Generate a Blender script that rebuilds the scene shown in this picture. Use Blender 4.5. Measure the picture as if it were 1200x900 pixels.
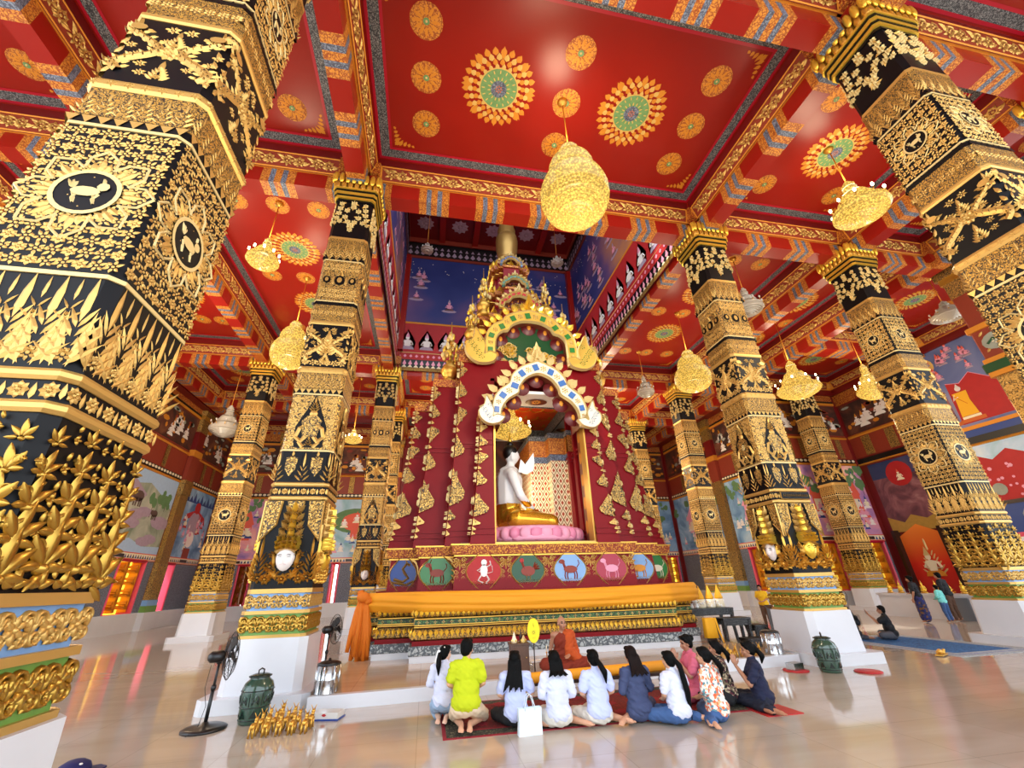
import bpy, math, random
from mathutils import Vector, Matrix
for o in list(bpy.data.objects): bpy.data.objects.remove(o)
SC = bpy.context.scene; COL = SC.collection
PI = math.pi; sin = math.sin; cos = math.cos
R = random.Random(7)

# ------------------------------------------------------------ camera
F_PX, YAW, PITCH, ROLL, CAM_H = 485.14, .1991, .4483, -.0307, 1.85
def cam_axes():
    cy, sy, cp, sp = cos(YAW), sin(YAW), cos(PITCH), sin(PITCH)
    f = Vector((sy*cp, cy*cp, sp)); r = Vector((cy, -sy, 0)); u = r.cross(f)
    c, s = cos(ROLL), sin(ROLL)
    return c*r+s*u, -s*r+c*u, f
_r, _u, _f = cam_axes()
cd = bpy.data.cameras.new('camera'); cam = bpy.data.objects.new('camera', cd); COL.objects.link(cam)
cd.sensor_width = 36; cd.lens = F_PX*36/1200; cd.clip_start = .05; cd.clip_end = 300
cam.matrix_world = Matrix(((_r.x,_u.x,-_f.x,0),(_r.y,_u.y,-_f.y,0),(_r.z,_u.z,-_f.z,CAM_H),(0,0,0,1)))
SC.camera = cam
# ------------------------------------------------------------ light, exposure
SKY, SUN, LAMP, EXPO = 3.7, 6.0, 400.0, 0.15
w = bpy.data.worlds.new('sky'); SC.world = w; w.use_nodes = True
bg = w.node_tree.nodes['Background']; bg.inputs[0].default_value = (.80,.90,1,1); bg.inputs[1].default_value = SKY
sl = bpy.data.lights.new('sun','SUN'); sl.energy = SUN; sl.angle = .02; sl.color = (1,.95,.86)
so = bpy.data.objects.new('sun', sl); COL.objects.link(so); so.rotation_euler = (math.radians(34), 0, math.radians(-70))
so.location = (0,-30,30)
vs = SC.view_settings; vs.view_transform = 'Standard'; vs.look = 'None'; vs.gamma = 1; vs.exposure = EXPO
vs.use_curve_mapping = False
SC.cycles.max_bounces = 7; SC.cycles.diffuse_bounces = 4; SC.cycles.glossy_bounces = 4
SC.cycles.transparent_max_bounces = 8; SC.cycles.caustics_reflective = False; SC.cycles.caustics_refractive = False
SC.cycles.sample_clamp_indirect = 6

# ------------------------------------------------------------ materials
def lin(h):
    v = [int(h[i:i+2],16)/255 for i in (0,2,4)]
    return tuple(x/12.92 if x <= .04045 else ((x+.055)/1.055)**2.4 for x in v)
MATS = {}
def mat(name, col, rough=.5, metal=0, spec=.5, emit=None, es=0, bump=0, bscale=30, var=0, vscale=6, coat=0):
    m = bpy.data.materials.new(name); m.use_nodes = True; MATS[name] = m
    nt = m.node_tree; b = nt.nodes['Principled BSDF']
    c = lin(col) if isinstance(col,str) else col
    b.inputs['Base Color'].default_value = (*c,1); b.inputs['Roughness'].default_value = rough
    b.inputs['Metallic'].default_value = metal; b.inputs['Specular IOR Level'].default_value = spec
    b.inputs['Coat Weight'].default_value = coat
    if emit: b.inputs['Emission Color'].default_value = (*(lin(emit) if isinstance(emit,str) else emit),1); b.inputs['Emission Strength'].default_value = es
    if bump or var:
        tc = nt.nodes.new('ShaderNodeTexCoord'); n = nt.nodes.new('ShaderNodeTexNoise')
        n.inputs['Scale'].default_value = vscale if var else bscale; n.inputs['Detail'].default_value = 4
        nt.links.new(tc.outputs['Object'], n.inputs['Vector'])
        if var:
            mx = nt.nodes.new('ShaderNodeMix'); mx.data_type = 'RGBA'
            mx.inputs[6].default_value = (*[x*(1-var) for x in c],1); mx.inputs[7].default_value = (*[min(1,x*(1+var)) for x in c],1)
            nt.links.new(n.outputs['Fac'], mx.inputs[0]); nt.links.new(mx.outputs[2], b.inputs['Base Color'])
        if bump:
            n2 = nt.nodes.new('ShaderNodeTexNoise'); n2.inputs['Scale'].default_value = bscale; n2.inputs['Detail'].default_value = 3
            nt.links.new(tc.outputs['Object'], n2.inputs['Vector'])
            bp = nt.nodes.new('ShaderNodeBump'); bp.inputs['Strength'].default_value = bump; bp.inputs['Distance'].default_value = .02
            nt.links.new(n2.outputs['Fac'], bp.inputs['Height']); nt.links.new(bp.outputs[0], b.inputs['Normal'])
    return m
def nodes_of(name): nt = MATS[name].node_tree; return nt, nt.nodes['Principled BSDF']
def etched(name, ca, cb, scale=16, width=.08, rough=.35, metal=.6, dist=.35):
    """cells of colour ca outlined by thin lines of cb: chased gilding, lacework, foliage"""
    mat(name, ca, rough, metal); nt, b = nodes_of(name); N = nt.nodes.new; L = nt.links.new
    tc = N('ShaderNodeTexCoord'); ns = N('ShaderNodeTexNoise'); ns.inputs['Scale'].default_value = scale*.6
    L(tc.outputs['Object'], ns.inputs['Vector'])
    mx = N('ShaderNodeMix'); mx.data_type = 'RGBA'; mx.blend_type = 'LINEAR_LIGHT'; mx.inputs[0].default_value = dist/scale*4
    L(tc.outputs['Object'], mx.inputs[6]); L(ns.outputs['Color'], mx.inputs[7])
    v = N('ShaderNodeTexVoronoi'); v.feature = 'DISTANCE_TO_EDGE'; v.inputs['Scale'].default_value = scale
    L(mx.outputs[2], v.inputs['Vector'])
    r = N('ShaderNodeMapRange'); r.inputs['From Min'].default_value = width*.5; r.inputs['From Max'].default_value = width*1.3
    L(v.outputs['Distance'], r.inputs['Value'])
    c = N('ShaderNodeMix'); c.data_type = 'RGBA'
    c.inputs[6].default_value = (*lin(cb),1); c.inputs[7].default_value = (*lin(ca),1)
    L(r.outputs['Result'], c.inputs[0]); L(c.outputs[2], b.inputs['Base Color'])
    m2 = N('ShaderNodeMath'); m2.operation = 'MULTIPLY'; m2.inputs[1].default_value = metal
    L(r.outputs['Result'], m2.inputs[0]); L(m2.outputs[0], b.inputs['Metallic'])
    bp = N('ShaderNodeBump'); bp.inputs['Strength'].default_value = .4; bp.inputs['Distance'].default_value = .02
    L(r.outputs['Result'], bp.inputs['Height']); L(bp.outputs[0], b.inputs['Normal'])
def painted(name, cols, scale=1.2, rough=.6, detail=6, dist=1.2, stretch=(1,1,1)):
    """a mural ground: noise cut into bands of the given colours"""
    mat(name, cols[0], rough); nt, b = nodes_of(name); N = nt.nodes.new; L = nt.links.new
    tc = N('ShaderNodeTexCoord'); mp = N('ShaderNodeMapping'); mp.inputs['Scale'].default_value = stretch
    n = N('ShaderNodeTexNoise'); n.inputs['Scale'].default_value = scale; n.inputs['Detail'].default_value = detail; n.inputs['Distortion'].default_value = dist
    L(tc.outputs['Object'], mp.inputs[0]); L(mp.outputs[0], n.inputs['Vector'])
    cr = N('ShaderNodeValToRGB'); e = cr.color_ramp.elements
    k = len(cols); e[0].position = .3; e[0].color = (*lin(cols[0]),1); e[1].position = .7; e[1].color = (*lin(cols[-1]),1)
    for i in range(1,k-1):
        q = e.new(.3+.4*i/(k-1)); q.color = (*lin(cols[i]),1)
    L(n.outputs['Fac'], cr.inputs[0]); L(cr.outputs[0], b.inputs['Base Color'])

mat('gold','d6a548',.36,.8,bump=.15,bscale=40)
mat('gold_leaf','cfa75c',.4,.6)
mat('gold_carved','b8913e',.3,.85)
mat('gold_bright','f2c94a',.3,.7)
mat('gold_paint','d98f2c',.55,.25)
mat('cream_gold','dcc486',.5,.25)
mat('lacquer','08070a',.45,spec=.2)
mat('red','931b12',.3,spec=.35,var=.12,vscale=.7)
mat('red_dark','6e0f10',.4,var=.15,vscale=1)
mat('red_lacquer','7e0c14',.42,spec=.18,var=.12,vscale=2)
mat('magenta','b3122e',.4)
mat('terracotta','8a3320',.5,var=.1)
mat('orange_paint','c9641f',.5)
etched('gold_etched','cda253','171008',15,.10)
etched('gold_fine','c99a45','2a1a08',26,.12,.4,.5)
etched('gold_red','dc9a3c','8a2b12',14,.16,.45,.4)
etched('grey_etched','8d9092','3b3f46',18,.16,.5,0)
etched('blue_grey','7d8ba3','4a4f63',14,.14,.5,0)
etched('orange_etched','d9923a','9c4a1a',12,.12,.5,.2)
etched('stone_blue','a9b0b0','50585e',9,.16,.5,0)
etched('wall_lace','8f96a6','5a6172',22,.2,.6,0)
mat('white_marble','d3d5da',.22,var=.06,vscale=1.5)
mat('blue_enamel','3f6fb5',.3); mat('green_enamel','2f7a3a',.3); mat('leaf_green','6f9a44',.4); mat('sky_enamel','7fa8d8',.35)
mat('deep_green','0f4a28',.35); mat('deep_blue','1c3f8a',.35)
mat('pink_paint','e0506e',.5); mat('rose','e59bb5',.45); mat('white_paint','f0eeea',.5); mat('cream','efe3c4',.5)
mat('yellow_paint','f3cf4e',.5); mat('shutter_yellow','f0c83c',.5); mat('skin_white','efe6e2',.35)
mat('black','0a0a0b',.4); mat('black_plastic','121214',.35); mat('steel','c8cacc',.18,1); mat('dark_wood','2c1a12',.35,var=.3,vscale=5)
mat('saffron','d8720e',.75,bump=.25,bscale=9); mat('saffron_yellow','e89a12',.7,bump=.2,bscale=8); mat('yellow_cloth','f2b01c',.7,bump=.2,bscale=9)
mat('crystal','f6e2a0',.15,.0,emit='ffd77a',es=1.25); mat('bulb','fff2c8',.3,emit='ffe9b0',es=14)
mat('crystal_off','b9b2a6',.2); mat('glass_pale','d8d4cc',.15)

def thin(name,fac):
    nt,b=nodes_of(name); t=nt.nodes.new('ShaderNodeBsdfTranslucent'); mx=nt.nodes.new('ShaderNodeMixShader'); out=nt.nodes['Material Output']
    t.inputs[0].default_value=b.inputs['Base Color'].default_value; mx.inputs[0].default_value=fac
    nt.links.new(b.outputs[0],mx.inputs[1]); nt.links.new(t.outputs[0],mx.inputs[2]); nt.links.new(mx.outputs[0],out.inputs[0])
thin('shutter_yellow',.6)
# ------------------------------------------------------------ mesh builder
class MB:
    def __init__(s, mp=None): s.v=[]; s.f=[]; s.m=[]; s.s=[]; s.names=[]; s.mp=mp
    def idx(s, n):
        if n not in s.names: s.names.append(n)
        return s.names.index(n)
    def add(s, vs, fs, m, smooth=False, raw=False):
        k=len(s.v); mp=None if raw else s.mp
        s.v.extend([mp(*p) for p in vs] if mp else vs); i=s.idx(m)
        for f in fs: s.f.append(tuple(k+j for j in f)); s.m.append(i); s.s.append(smooth)
    def box(s,x0,y0,z0,x1,y1,z1,m):
        s.add([(x0,y0,z0),(x1,y0,z0),(x1,y1,z0),(x0,y1,z0),(x0,y0,z1),(x1,y0,z1),(x1,y1,z1),(x0,y1,z1)],
              [(3,2,1,0),(4,5,6,7),(0,1,5,4),(1,2,6,5),(2,3,7,6),(3,0,4,7)],m)
    def bc(s,cx,cy,cz,sx,sy,sz,m): s.box(cx-sx/2,cy-sy/2,cz-sz/2,cx+sx/2,cy+sy/2,cz+sz/2,m)
    def quad(s,a,b,c,d,m): s.add([a,b,c,d],[(0,1,2,3)],m)
    def prism(s,poly,h0,h1,m,axis='z'):
        n=len(poly); f={'z':lambda a,b,h:(a,b,h),'y':lambda a,b,h:(a,h,b),'x':lambda a,b,h:(h,a,b)}[axis]
        vs=[f(a,b,h0) for a,b in poly]+[f(a,b,h1) for a,b in poly]
        s.add(vs,[tuple(range(n))[::-1],tuple(range(n,2*n))]+[(i,(i+1)%n,n+(i+1)%n,n+i) for i in range(n)],m)
    def loft(s,rings,m,cap0=True,cap1=True,smooth=False,close=True):
        n=len(rings[0]); vs=[p for r in rings for p in r]; fs=[]
        for i in range(len(rings)-1):
            for j in range(n if close else n-1): fs.append((i*n+j,i*n+(j+1)%n,(i+1)*n+(j+1)%n,(i+1)*n+j))
        if cap0: fs.append(tuple(range(n))[::-1])
        if cap1: fs.append(tuple(range((len(rings)-1)*n,len(rings)*n)))
        s.add(vs,fs,m,smooth)
    def lathe(s,prof,m,c=(0,0),n=16,smooth=True,a0=0):
        s.loft([[(c[0]+r*cos(a0+2*PI*j/n),c[1]+r*sin(a0+2*PI*j/n),z) for j in range(n)] for r,z in prof],m,smooth=smooth)
    def tube(s,pts,rad,m,n=6,smooth=True):
        pts=[Vector(p) for p in pts]; rings=[]
        for i,p in enumerate(pts):
            d=(pts[min(i+1,len(pts)-1)]-pts[max(i-1,0)])
            d=d.normalized() if d.length>1e-9 else Vector((0,0,1))
            a=d.cross(Vector((0,0,1))); a=a.normalized() if a.length>1e-3 else Vector((1,0,0)); b=d.cross(a)
            r=rad[i] if isinstance(rad,(list,tuple)) else rad
            rings.append([tuple(p+r*(cos(2*PI*j/n)*a+sin(2*PI*j/n)*b)) for j in range(n)])
        s.loft(rings,m,smooth=smooth)
    def ell(s,c,r,m,nu=10,nv=6,rot=None):
        rx,ry,rz=r if isinstance(r,(tuple,list)) else (r,r,r); vs=[]; fs=[]
        def T(x,y,z):
            v=Vector((x,y,z)); v=rot@v if rot else v
            return (c[0]+v.x,c[1]+v.y,c[2]+v.z)
        vs.append(T(0,0,-rz))
        for i in range(1,nv):
            t=-PI/2+PI*i/nv
            for j in range(nu): vs.append(T(rx*cos(t)*cos(2*PI*j/nu),ry*cos(t)*sin(2*PI*j/nu),rz*sin(t)))
        vs.append(T(0,0,rz)); q=len(vs)-1
        for j in range(nu):
            fs.append((0,1+(j+1)%nu,1+j)); fs.append((q,1+(nv-2)*nu+j,1+(nv-2)*nu+(j+1)%nu))
        for i in range(nv-2):
            for j in range(nu): a=1+i*nu; fs.append((a+j,a+(j+1)%nu,a+nu+(j+1)%nu,a+nu+j))
        s.add(vs,fs,m,True)
    # ---- ornament on a surface: the map takes (u, v, height off the surface)
    def leaf(s,u,v,L,W,a,m='gold_leaf',h=.012,curl=0,h0=.003):
        ca,sa=cos(a),sin(a); o=[]
        for x,y,q in ((0,0,h0),(.42,.26,h0),(.38,.6,h0),(curl,1,h0),(-.38,.6,h0),(-.42,.26,h0),(0,.3,h),(0,.66,h)):
            x=x*W+ (curl*W*y*y if y<1 else curl*W*.0); y=y*L
            o.append((u+x*ca-y*sa, v+x*sa+y*ca, q))
        s.add(o,[(0,1,6),(0,6,5),(1,2,7,6),(6,7,4,5),(2,3,7),(4,7,3)],m)
    def sleaf(s,u,v,L,W,a,m='gold_carved',h=.05,curl=0,bend=.5,h0=.01,nx=5,ny=7):
        """a smooth carved leaf with a mid rib, tip lifting off the ground"""
        vs=[]; ca,sa=cos(a),sin(a)
        for j in range(ny):
            y=j/(ny-1); w=max(.02,(sin(PI*min(1,y*1.02))**.75)*(1-.35*y))*W*.55
            for i in range(nx):
                t=2*i/(nx-1)-1; x=t*w+curl*L*y*y; hh=h0+h*(1-t*t)*(.35+.65*sin(PI*min(1,.15+y*.8)))+bend*h*y*y-(.25*h if i==nx//2 else 0)
                vs.append((u+x*ca-y*L*sa,v+x*sa+y*L*ca,hh))
        s.add(vs,[(j*nx+i,j*nx+i+1,(j+1)*nx+i+1,(j+1)*nx+i) for j in range(ny-1) for i in range(nx-1)],m,True)
    def curl(s,u,v,r,hand=1,m='gold_carved',h=.05,w=.05,a0=0,turns=1.4):
        """a rolled tendril"""
        n=18; pts=[]
        for k in range(n+1):
            t=k/n; q=r*(1-.82*t); a=a0+hand*2*PI*turns*t; pts.append((u+q*cos(a),v+q*sin(a)))
        vs=[]
        for i,(x,y) in enumerate(pts):
            p=pts[max(i-1,0)]; q=pts[min(i+1,n)]; dx,dy=q[0]-p[0],q[1]-p[1]; l=math.hypot(dx,dy) or 1; ww=w*(.45+.55*sin(PI*min(1,.15+i/n*.8)))/2
            for t,hh in ((-1,.0),(-.6,.75),(0,1),(.6,.75),(1,0)): vs.append((x-dy/l*ww*t,y+dx/l*ww*t,h*hh+.002))
        s.add(vs,[(j*5+i,j*5+i+1,(j+1)*5+i+1,(j+1)*5+i) for j in range(n) for i in range(4)],m,True)
    def disc(s,u,v,r,m,h=.004,n=14,ru=None):
        ru=ru or r
        s.add([(u+ru*cos(2*PI*j/n),v+r*sin(2*PI*j/n),h) for j in range(n)],[tuple(range(n))],m)
    def dome(s,u,v,r,m,h=.02,n=8):
        s.add([(u+r*cos(2*PI*j/n),v+r*sin(2*PI*j/n),.002) for j in range(n)]+[(u+.55*r*cos(2*PI*j/n),v+.55*r*sin(2*PI*j/n),h*.8) for j in range(n)]+[(u,v,h)],
              [(j,(j+1)%n,n+(j+1)%n,n+j) for j in range(n)]+[(n+j,n+(j+1)%n,2*n) for j in range(n)],m,True)
    def ring(s,u,v,r0,r1,m,h=.006,n=20,e=1):
        s.add([(u+r*e*cos(2*PI*j/n),v+r*sin(2*PI*j/n),h) for r in (r0,r1) for j in range(n)],[(j,(j+1)%n,n+(j+1)%n,n+j) for j in range(n)],m)
    def poly(s,pts,m,h=.004): s.add([(a,b,h) for a,b in pts],[tuple(range(len(pts)))],m)
    def rect(s,u0,v0,u1,v1,m,h=.002): s.poly([(u0,v0),(u1,v0),(u1,v1),(u0,v1)],m,h)
    def stroke(s,pts,wd,m,h=.008):
        n=len(pts); vs=[]
        for i,(a,b) in enumerate(pts):
            p=pts[max(i-1,0)]; q=pts[min(i+1,n-1)]; dx,dy=q[0]-p[0],q[1]-p[1]; l=math.hypot(dx,dy) or 1
            ww=(wd[i] if isinstance(wd,(list,tuple)) else wd)/2
            vs+= [(a-dy/l*ww,b+dx/l*ww,h*.3),(a,b,h),(a+dy/l*ww,b-dx/l*ww,h*.3)]
        s.add(vs,[f for i in range(n-1) for f in ((3*i,3*i+1,3*i+4,3*i+3),(3*i+1,3*i+2,3*i+5,3*i+4))],m)
    def rosette(s,u,v,r,n=8,m='gold_leaf',h=.012,mc=None,w=.75):
        for k in range(n): a=2*PI*k/n; s.leaf(u-sin(a)*r*.22,v+cos(a)*r*.22,r*.78,r*w,a,m,h)
        s.dome(u,v,r*.25,mc or m,h*1.3,6)
    def swirl(s,u,v,r,hand=1,m='gold_leaf',h=.012,a0=0,n=7):
        for k in range(n):
            a=a0+hand*2*PI*k/n; q=r*(.55+.1*(k%2)); s.leaf(u+q*.5*cos(a),v+q*.5*sin(a),r*(.62+.25*(k%3==0)),r*.5,a-PI/2+hand*.75,m,h,.35*hand)
        s.dome(u,v,r*.2,m,h,6)
    def flame(s,u,v,wd,ht,m='gold_leaf',h=.014,n=4,bg=None):
        """a pointed kranok spray"""
        if bg: s.poly([(u-wd*.5,v),(u+wd*.5,v),(u+wd*.42,v+ht*.35),(u,v+ht*1.02),(u-wd*.42,v+ht*.35)],bg,.002)
        s.leaf(u,v+ht*.48,ht*.54,wd*.34,0,m,h)
        for k in range(n):
            t=k/n; y=v+ht*(.02+.5*t); x=wd*.30*(1-t); l=ht*(.34-.1*t)
            for sg in (-1,1): s.leaf(u+sg*x*.45,y,l,wd*.26*(1-.3*t),-sg*(.75-.45*t),m,h,sg*.3)
        s.rosette(u,v+ht*.16,wd*.17,6,m,h)
    def fill(s,u0,u1,v0,v1,cell,m='gold_leaf',h=.011):
        nu=max(1,round((u1-u0)/cell)); nv=max(1,round((v1-v0)/cell)); du=(u1-u0)/nu; dv=(v1-v0)/nv
        for i in range(nu):
            for j in range(nv):
                u=u0+(i+.5)*du; v=v0+(j+.5)*dv; hd=1 if u<(u0+u1)/2 else -1
                if (i+j)%3==0: s.rosette(u,v,min(du,dv)*.52,6,m,h)
                else: s.swirl(u,v,min(du,dv)*.62,hd*(1 if j%2 else -1),m,h,a0=j*1.3,n=6)
                s.leaf(u+du*.5*hd*.9,v-dv*.1,dv*.4,du*.22,hd*.4,m,h)
    def build(s,name,parent=None,loc=None):
        me=bpy.data.meshes.new(name); me.from_pydata([tuple(p) for p in s.v],[],s.f)
        for n in s.names: me.materials.append(MATS[n])
        if s.f:
            me.polygons.foreach_set('material_index',s.m); me.polygons.foreach_set('use_smooth',s.s)
        me.update(); o=bpy.data.objects.new(name,me); COL.objects.link(o)
        if parent: o.parent=parent
        if loc: o.location=loc
        return o
def tag(o,label=None,cat=None,group=None,kind=None):
    for k,v in (('label',label),('category',cat),('group',group),('kind',kind)):
        if v: o[k]=v
    return o
def empty(name,loc=(0,0,0),rz=0,label=None,cat=None,group=None,scale=1):
    o=bpy.data.objects.new(name,None); COL.objects.link(o); o.location=loc; o.rotation_euler=(0,0,rz); o.empty_display_size=.2
    o.scale=(scale,)*3
    return tag(o,label,cat,group)
def struct(mb,name,parent=None): return tag(mb.build(name,parent),kind='structure')
def copy_tree(o,parent=None):
    c=o.copy(); COL.objects.link(c)
    if parent: c.parent=parent
    for ch in o.children: copy_tree(ch,c)
    return c
def lerp(a,b,t): return a+(b-a)*t
# ------------------------------------------------------------ floor, step, ground
def tiled(name, ca, cb, cj, rough, size, joint=.006):
    mat(name, ca, rough); nt,b = nodes_of(name); N=nt.nodes.new; L=nt.links.new
    tc=N('ShaderNodeTexCoord'); bk=N('ShaderNodeTexBrick'); bk.offset=0
    for k,v in (('Scale',1),('Mortar Size',joint),('Brick Width',size),('Row Height',size)): bk.inputs[k].default_value=v
    bk.inputs['Color1'].default_value=(*lin(ca),1); bk.inputs['Color2'].default_value=(*lin(cb),1); bk.inputs['Mortar'].default_value=(*lin(cj),1)
    n=N('ShaderNodeTexNoise'); n.inputs['Scale'].default_value=1.1; n.inputs['Detail'].default_value=6; n.inputs['Distortion'].default_value=.8
    mp=N('ShaderNodeMapping'); mp.inputs['Scale'].default_value=(.35,1.6,1)
    L(tc.outputs['Object'],bk.inputs['Vector']); L(tc.outputs['Object'],mp.inputs[0]); L(mp.outputs[0],n.inputs['Vector'])
    mx=N('ShaderNodeMix'); mx.data_type='RGBA'; mx.blend_type='MULTIPLY'; mx.inputs[0].default_value=.55
    cr=N('ShaderNodeValToRGB'); cr.color_ramp.elements[0].position=.3; cr.color_ramp.elements[0].color=(.78,.71,.64,1); cr.color_ramp.elements[1].position=.62; cr.color_ramp.elements[1].color=(1,1,1,1)
    L(n.outputs['Fac'],cr.inputs[0]); L(bk.outputs['Color'],mx.inputs[6]); L(cr.outputs[0],mx.inputs[7]); L(mx.outputs[2],b.inputs['Base Color'])
    r=N('ShaderNodeMapRange'); r.inputs['To Min'].default_value=rough; r.inputs['To Max'].default_value=rough*2.2
    L(n.outputs['Fac'],r.inputs['Value']); L(r.outputs[0],b.inputs['Roughness'])
    return b
tiled('floor_marble','bfb3a5','baae9e','ab9f90',.05,1.2).inputs['Specular IOR Level'].default_value=.9
tiled('step_marble','c8b296','c2aa8c','b09a80',.07,1.2).inputs['Specular IOR Level'].default_value=.9
mat('paving','cfc6b8',.8,var=.1)
m=MB(); m.quad((-16,-6,0),(28.3,-6,0),(28.3,36,0),(-16,36,0),'floor_marble'); struct(m,'floor')
m=MB(); m.box(-80,-90,-.6,90,-6,-.25,'paving'); m.box(-80,-6,-.6,-16.8,80,-.25,'paving'); m.box(29,-6,-.6,90,80,-.25,'paving'); struct(m,'ground')
m=MB(); m.prism([(-1.8,9.25),(8.5,10.0),(8.5,22.4),(-1.8,22.4)],0,.2,'step_marble'); m.prism([(-1.85,9.1),(8.5,9.85),(8.5,10.0),(-1.85,9.25)],0,.205,'white_marble')
struct(m,'platform')

# ------------------------------------------------------------ ceiling
ZC=14.7; HB=.27
def kranok_corner(mb,u,v,su,sv,s,m='gold_paint'):
    for k in range(5):
        t=k/4; mb.leaf(u+su*s*(.1+.75*t),v+sv*s*.08,s*(.42-.3*t),s*.16,-su*(0 if sv>0 else PI)*su*0+(0 if sv>0 else PI)+(-su*sv)*.5,m,.004)
        mb.leaf(u+su*s*.08,v+sv*s*(.1+.75*t),s*(.42-.3*t),s*.16,-su*PI/2+su*sv*.5,m,.004)
def sun_medallion(mb,u,v,r):
    for k in range(8): a=2*PI*k/8; mb.leaf(u-sin(a)*r*.74,v+cos(a)*r*.74,r*.3,r*.16,a,'gold_paint',.005)
    for rr,n,l,wd,m,a0 in ((.82,26,.20,.19,'gold_paint',0),(.70,24,.18,.17,'gold_pale',.13),(.59,22,.17,.15,'gold_paint',0),(.50,20,.14,.13,'gold_pale',.1)):
        for k in range(n):
            a=2*PI*k/n+a0; mb.leaf(u-sin(a)*r*rr,v+cos(a)*r*rr,r*l,r*wd,a,m,.007)
    mb.disc(u,v,r*.53,'green_med',.008,24); mb.ring(u,v,r*.51,r*.545,'gold_pale',.01,24)
    for q in (.2,.36):
        for k in range(16): a=2*PI*k/16+q; mb.leaf(u-sin(a)*r*q,v+cos(a)*r*q,r*.15,r*.08,a,'gold_pale',.012)
    mb.disc(u,v,r*.22,'blue_grey',.014,16); mb.rosette(u,v,r*.13,8,'orange_paint',.02)
mat('gold_pale','dcb765',.55,.2)
def small_medallion(mb,u,v,r):
    mb.disc(u,v,r,'orange_etched',.003,18); 
    for k in range(12): a=2*PI*k/12; mb.leaf(u-sin(a)*r*.28,v+cos(a)*r*.28,r*.6,r*.24,a,'gold_paint',.007)
    mb.disc(u,v,r*.2,'green_med',.01,10); mb.dome(u,v,r*.09,'cream_gold',.03)
mat('green_med','6f9a62',.5,var=.3,vscale=12)
def side_map(x,y,dx,dy,nx,ny,z0,z1,inset):
    H=math.hypot(z1-z0,inset); az,ai=(z1-z0)/H,inset/H
    return lambda u,v,h:(x+dx*u+nx*(ai*v+az*h),y+dy*u+ny*(ai*v+az*h),z0+az*v-ai*h)
CE=MB()     # ceiling with its beams
def coffer(x0,x1,y0,y1,big=(),small=(),rs=.42,rb=1.04,stripe=True):
    mb=CE; mb.mp=None
    zs0,zs1=13.80,14.34
    for (ax,ay,dx,dy,nx,ny,L) in ((x0,y0,1,0,0,1,x1-x0),(x1,y1,-1,0,0,-1,x1-x0),(x1,y0,0,1,-1,0,y1-y0),(x0,y1,0,-1,1,0,y1-y0)):
        mb.mp=side_map(ax+nx*.07,ay+ny*.07,dx,dy,nx,ny,zs0,zs1,.16)
        H=.54
        mb.rect(.0,-.02,L,H,'terracotta',.0); mb.stroke([(0,.02),(L,.02)],.05,'gold_paint',.03); mb.stroke([(.1,H),(L-.1,H)],.05,'gold_paint',.03)
        n=max(1,round((L-.9)/.86)); st=(L-.9)/n
        for k in range(n):
            u=.45+(k+.5)*st
            for sg in (-1,1):
                mb.swirl(u+sg*st*.21,.28,.21,sg,'gold_leaf',.03,n=7); mb.ring(u+sg*st*.21,.28,.085,.125,'gold_leaf',.035,8); mb.leaf(u+sg*st*.3,.28+.1*sg,.26,.12,-sg*1.2,'gold_leaf',.03); mb.leaf(u,.28-.12*sg,.24,.1,sg*1.3,'gold_leaf',.03)
        for uu in (.2,L-.2): mb.rect(uu-.2,.0,uu+.2,H,'gold_paint',.03); mb.rosette(uu,.28,.2,8,'gold_leaf',.05)
        mb.mp=None
        mb.quad((ax+nx*0,ay+ny*0,zs0),(ax+dx*L,ay+dy*L,zs0),(ax+dx*L+nx*.07,ay+dy*L+ny*.07,zs0),(ax+nx*.07,ay+ny*.07,zs0),'gold_paint')
        # recess above the moulding
        i=.2
        p=lambda u,ins,z:(ax+dx*u+nx*ins,ay+dy*u+ny*ins,z)
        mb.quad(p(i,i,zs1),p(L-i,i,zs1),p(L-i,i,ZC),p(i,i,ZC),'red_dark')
    mb.mp=None
    mb.quad((x0,y0,ZC),(x1,y0,ZC),(x1,y1,ZC),(x0,y1,ZC),'red')
    mb.mp=lambda u,v,h:(u,v,ZC-h)
    for a,b,m,h in ((.26,.34,'magenta',.012),(.34,.62,'grey_etched',.008),(.62,.70,'magenta',.012)):
        mb.rect(x0+a,y0+a,x1-a,y0+b,m,h); mb.rect(x0+a,y1-b,x1-a,y1-a,m,h); mb.rect(x0+a,y0+b,x0+b,y1-b,m,h); mb.rect(x1-b,y0+b,x1-a,y1-b,m,h)
    for su in (-1,1):
        for sv in (-1,1): kranok_corner(mb,(x0+.72 if su>0 else x1-.72),(y0+.72 if sv>0 else y1-.72),su,sv,.72)
    for u,v in big: sun_medallion(mb,u,v,rb)
    for u,v in small: small_medallion(mb,u,v,rs)
    mb.mp=None
ZB=13.22
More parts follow.
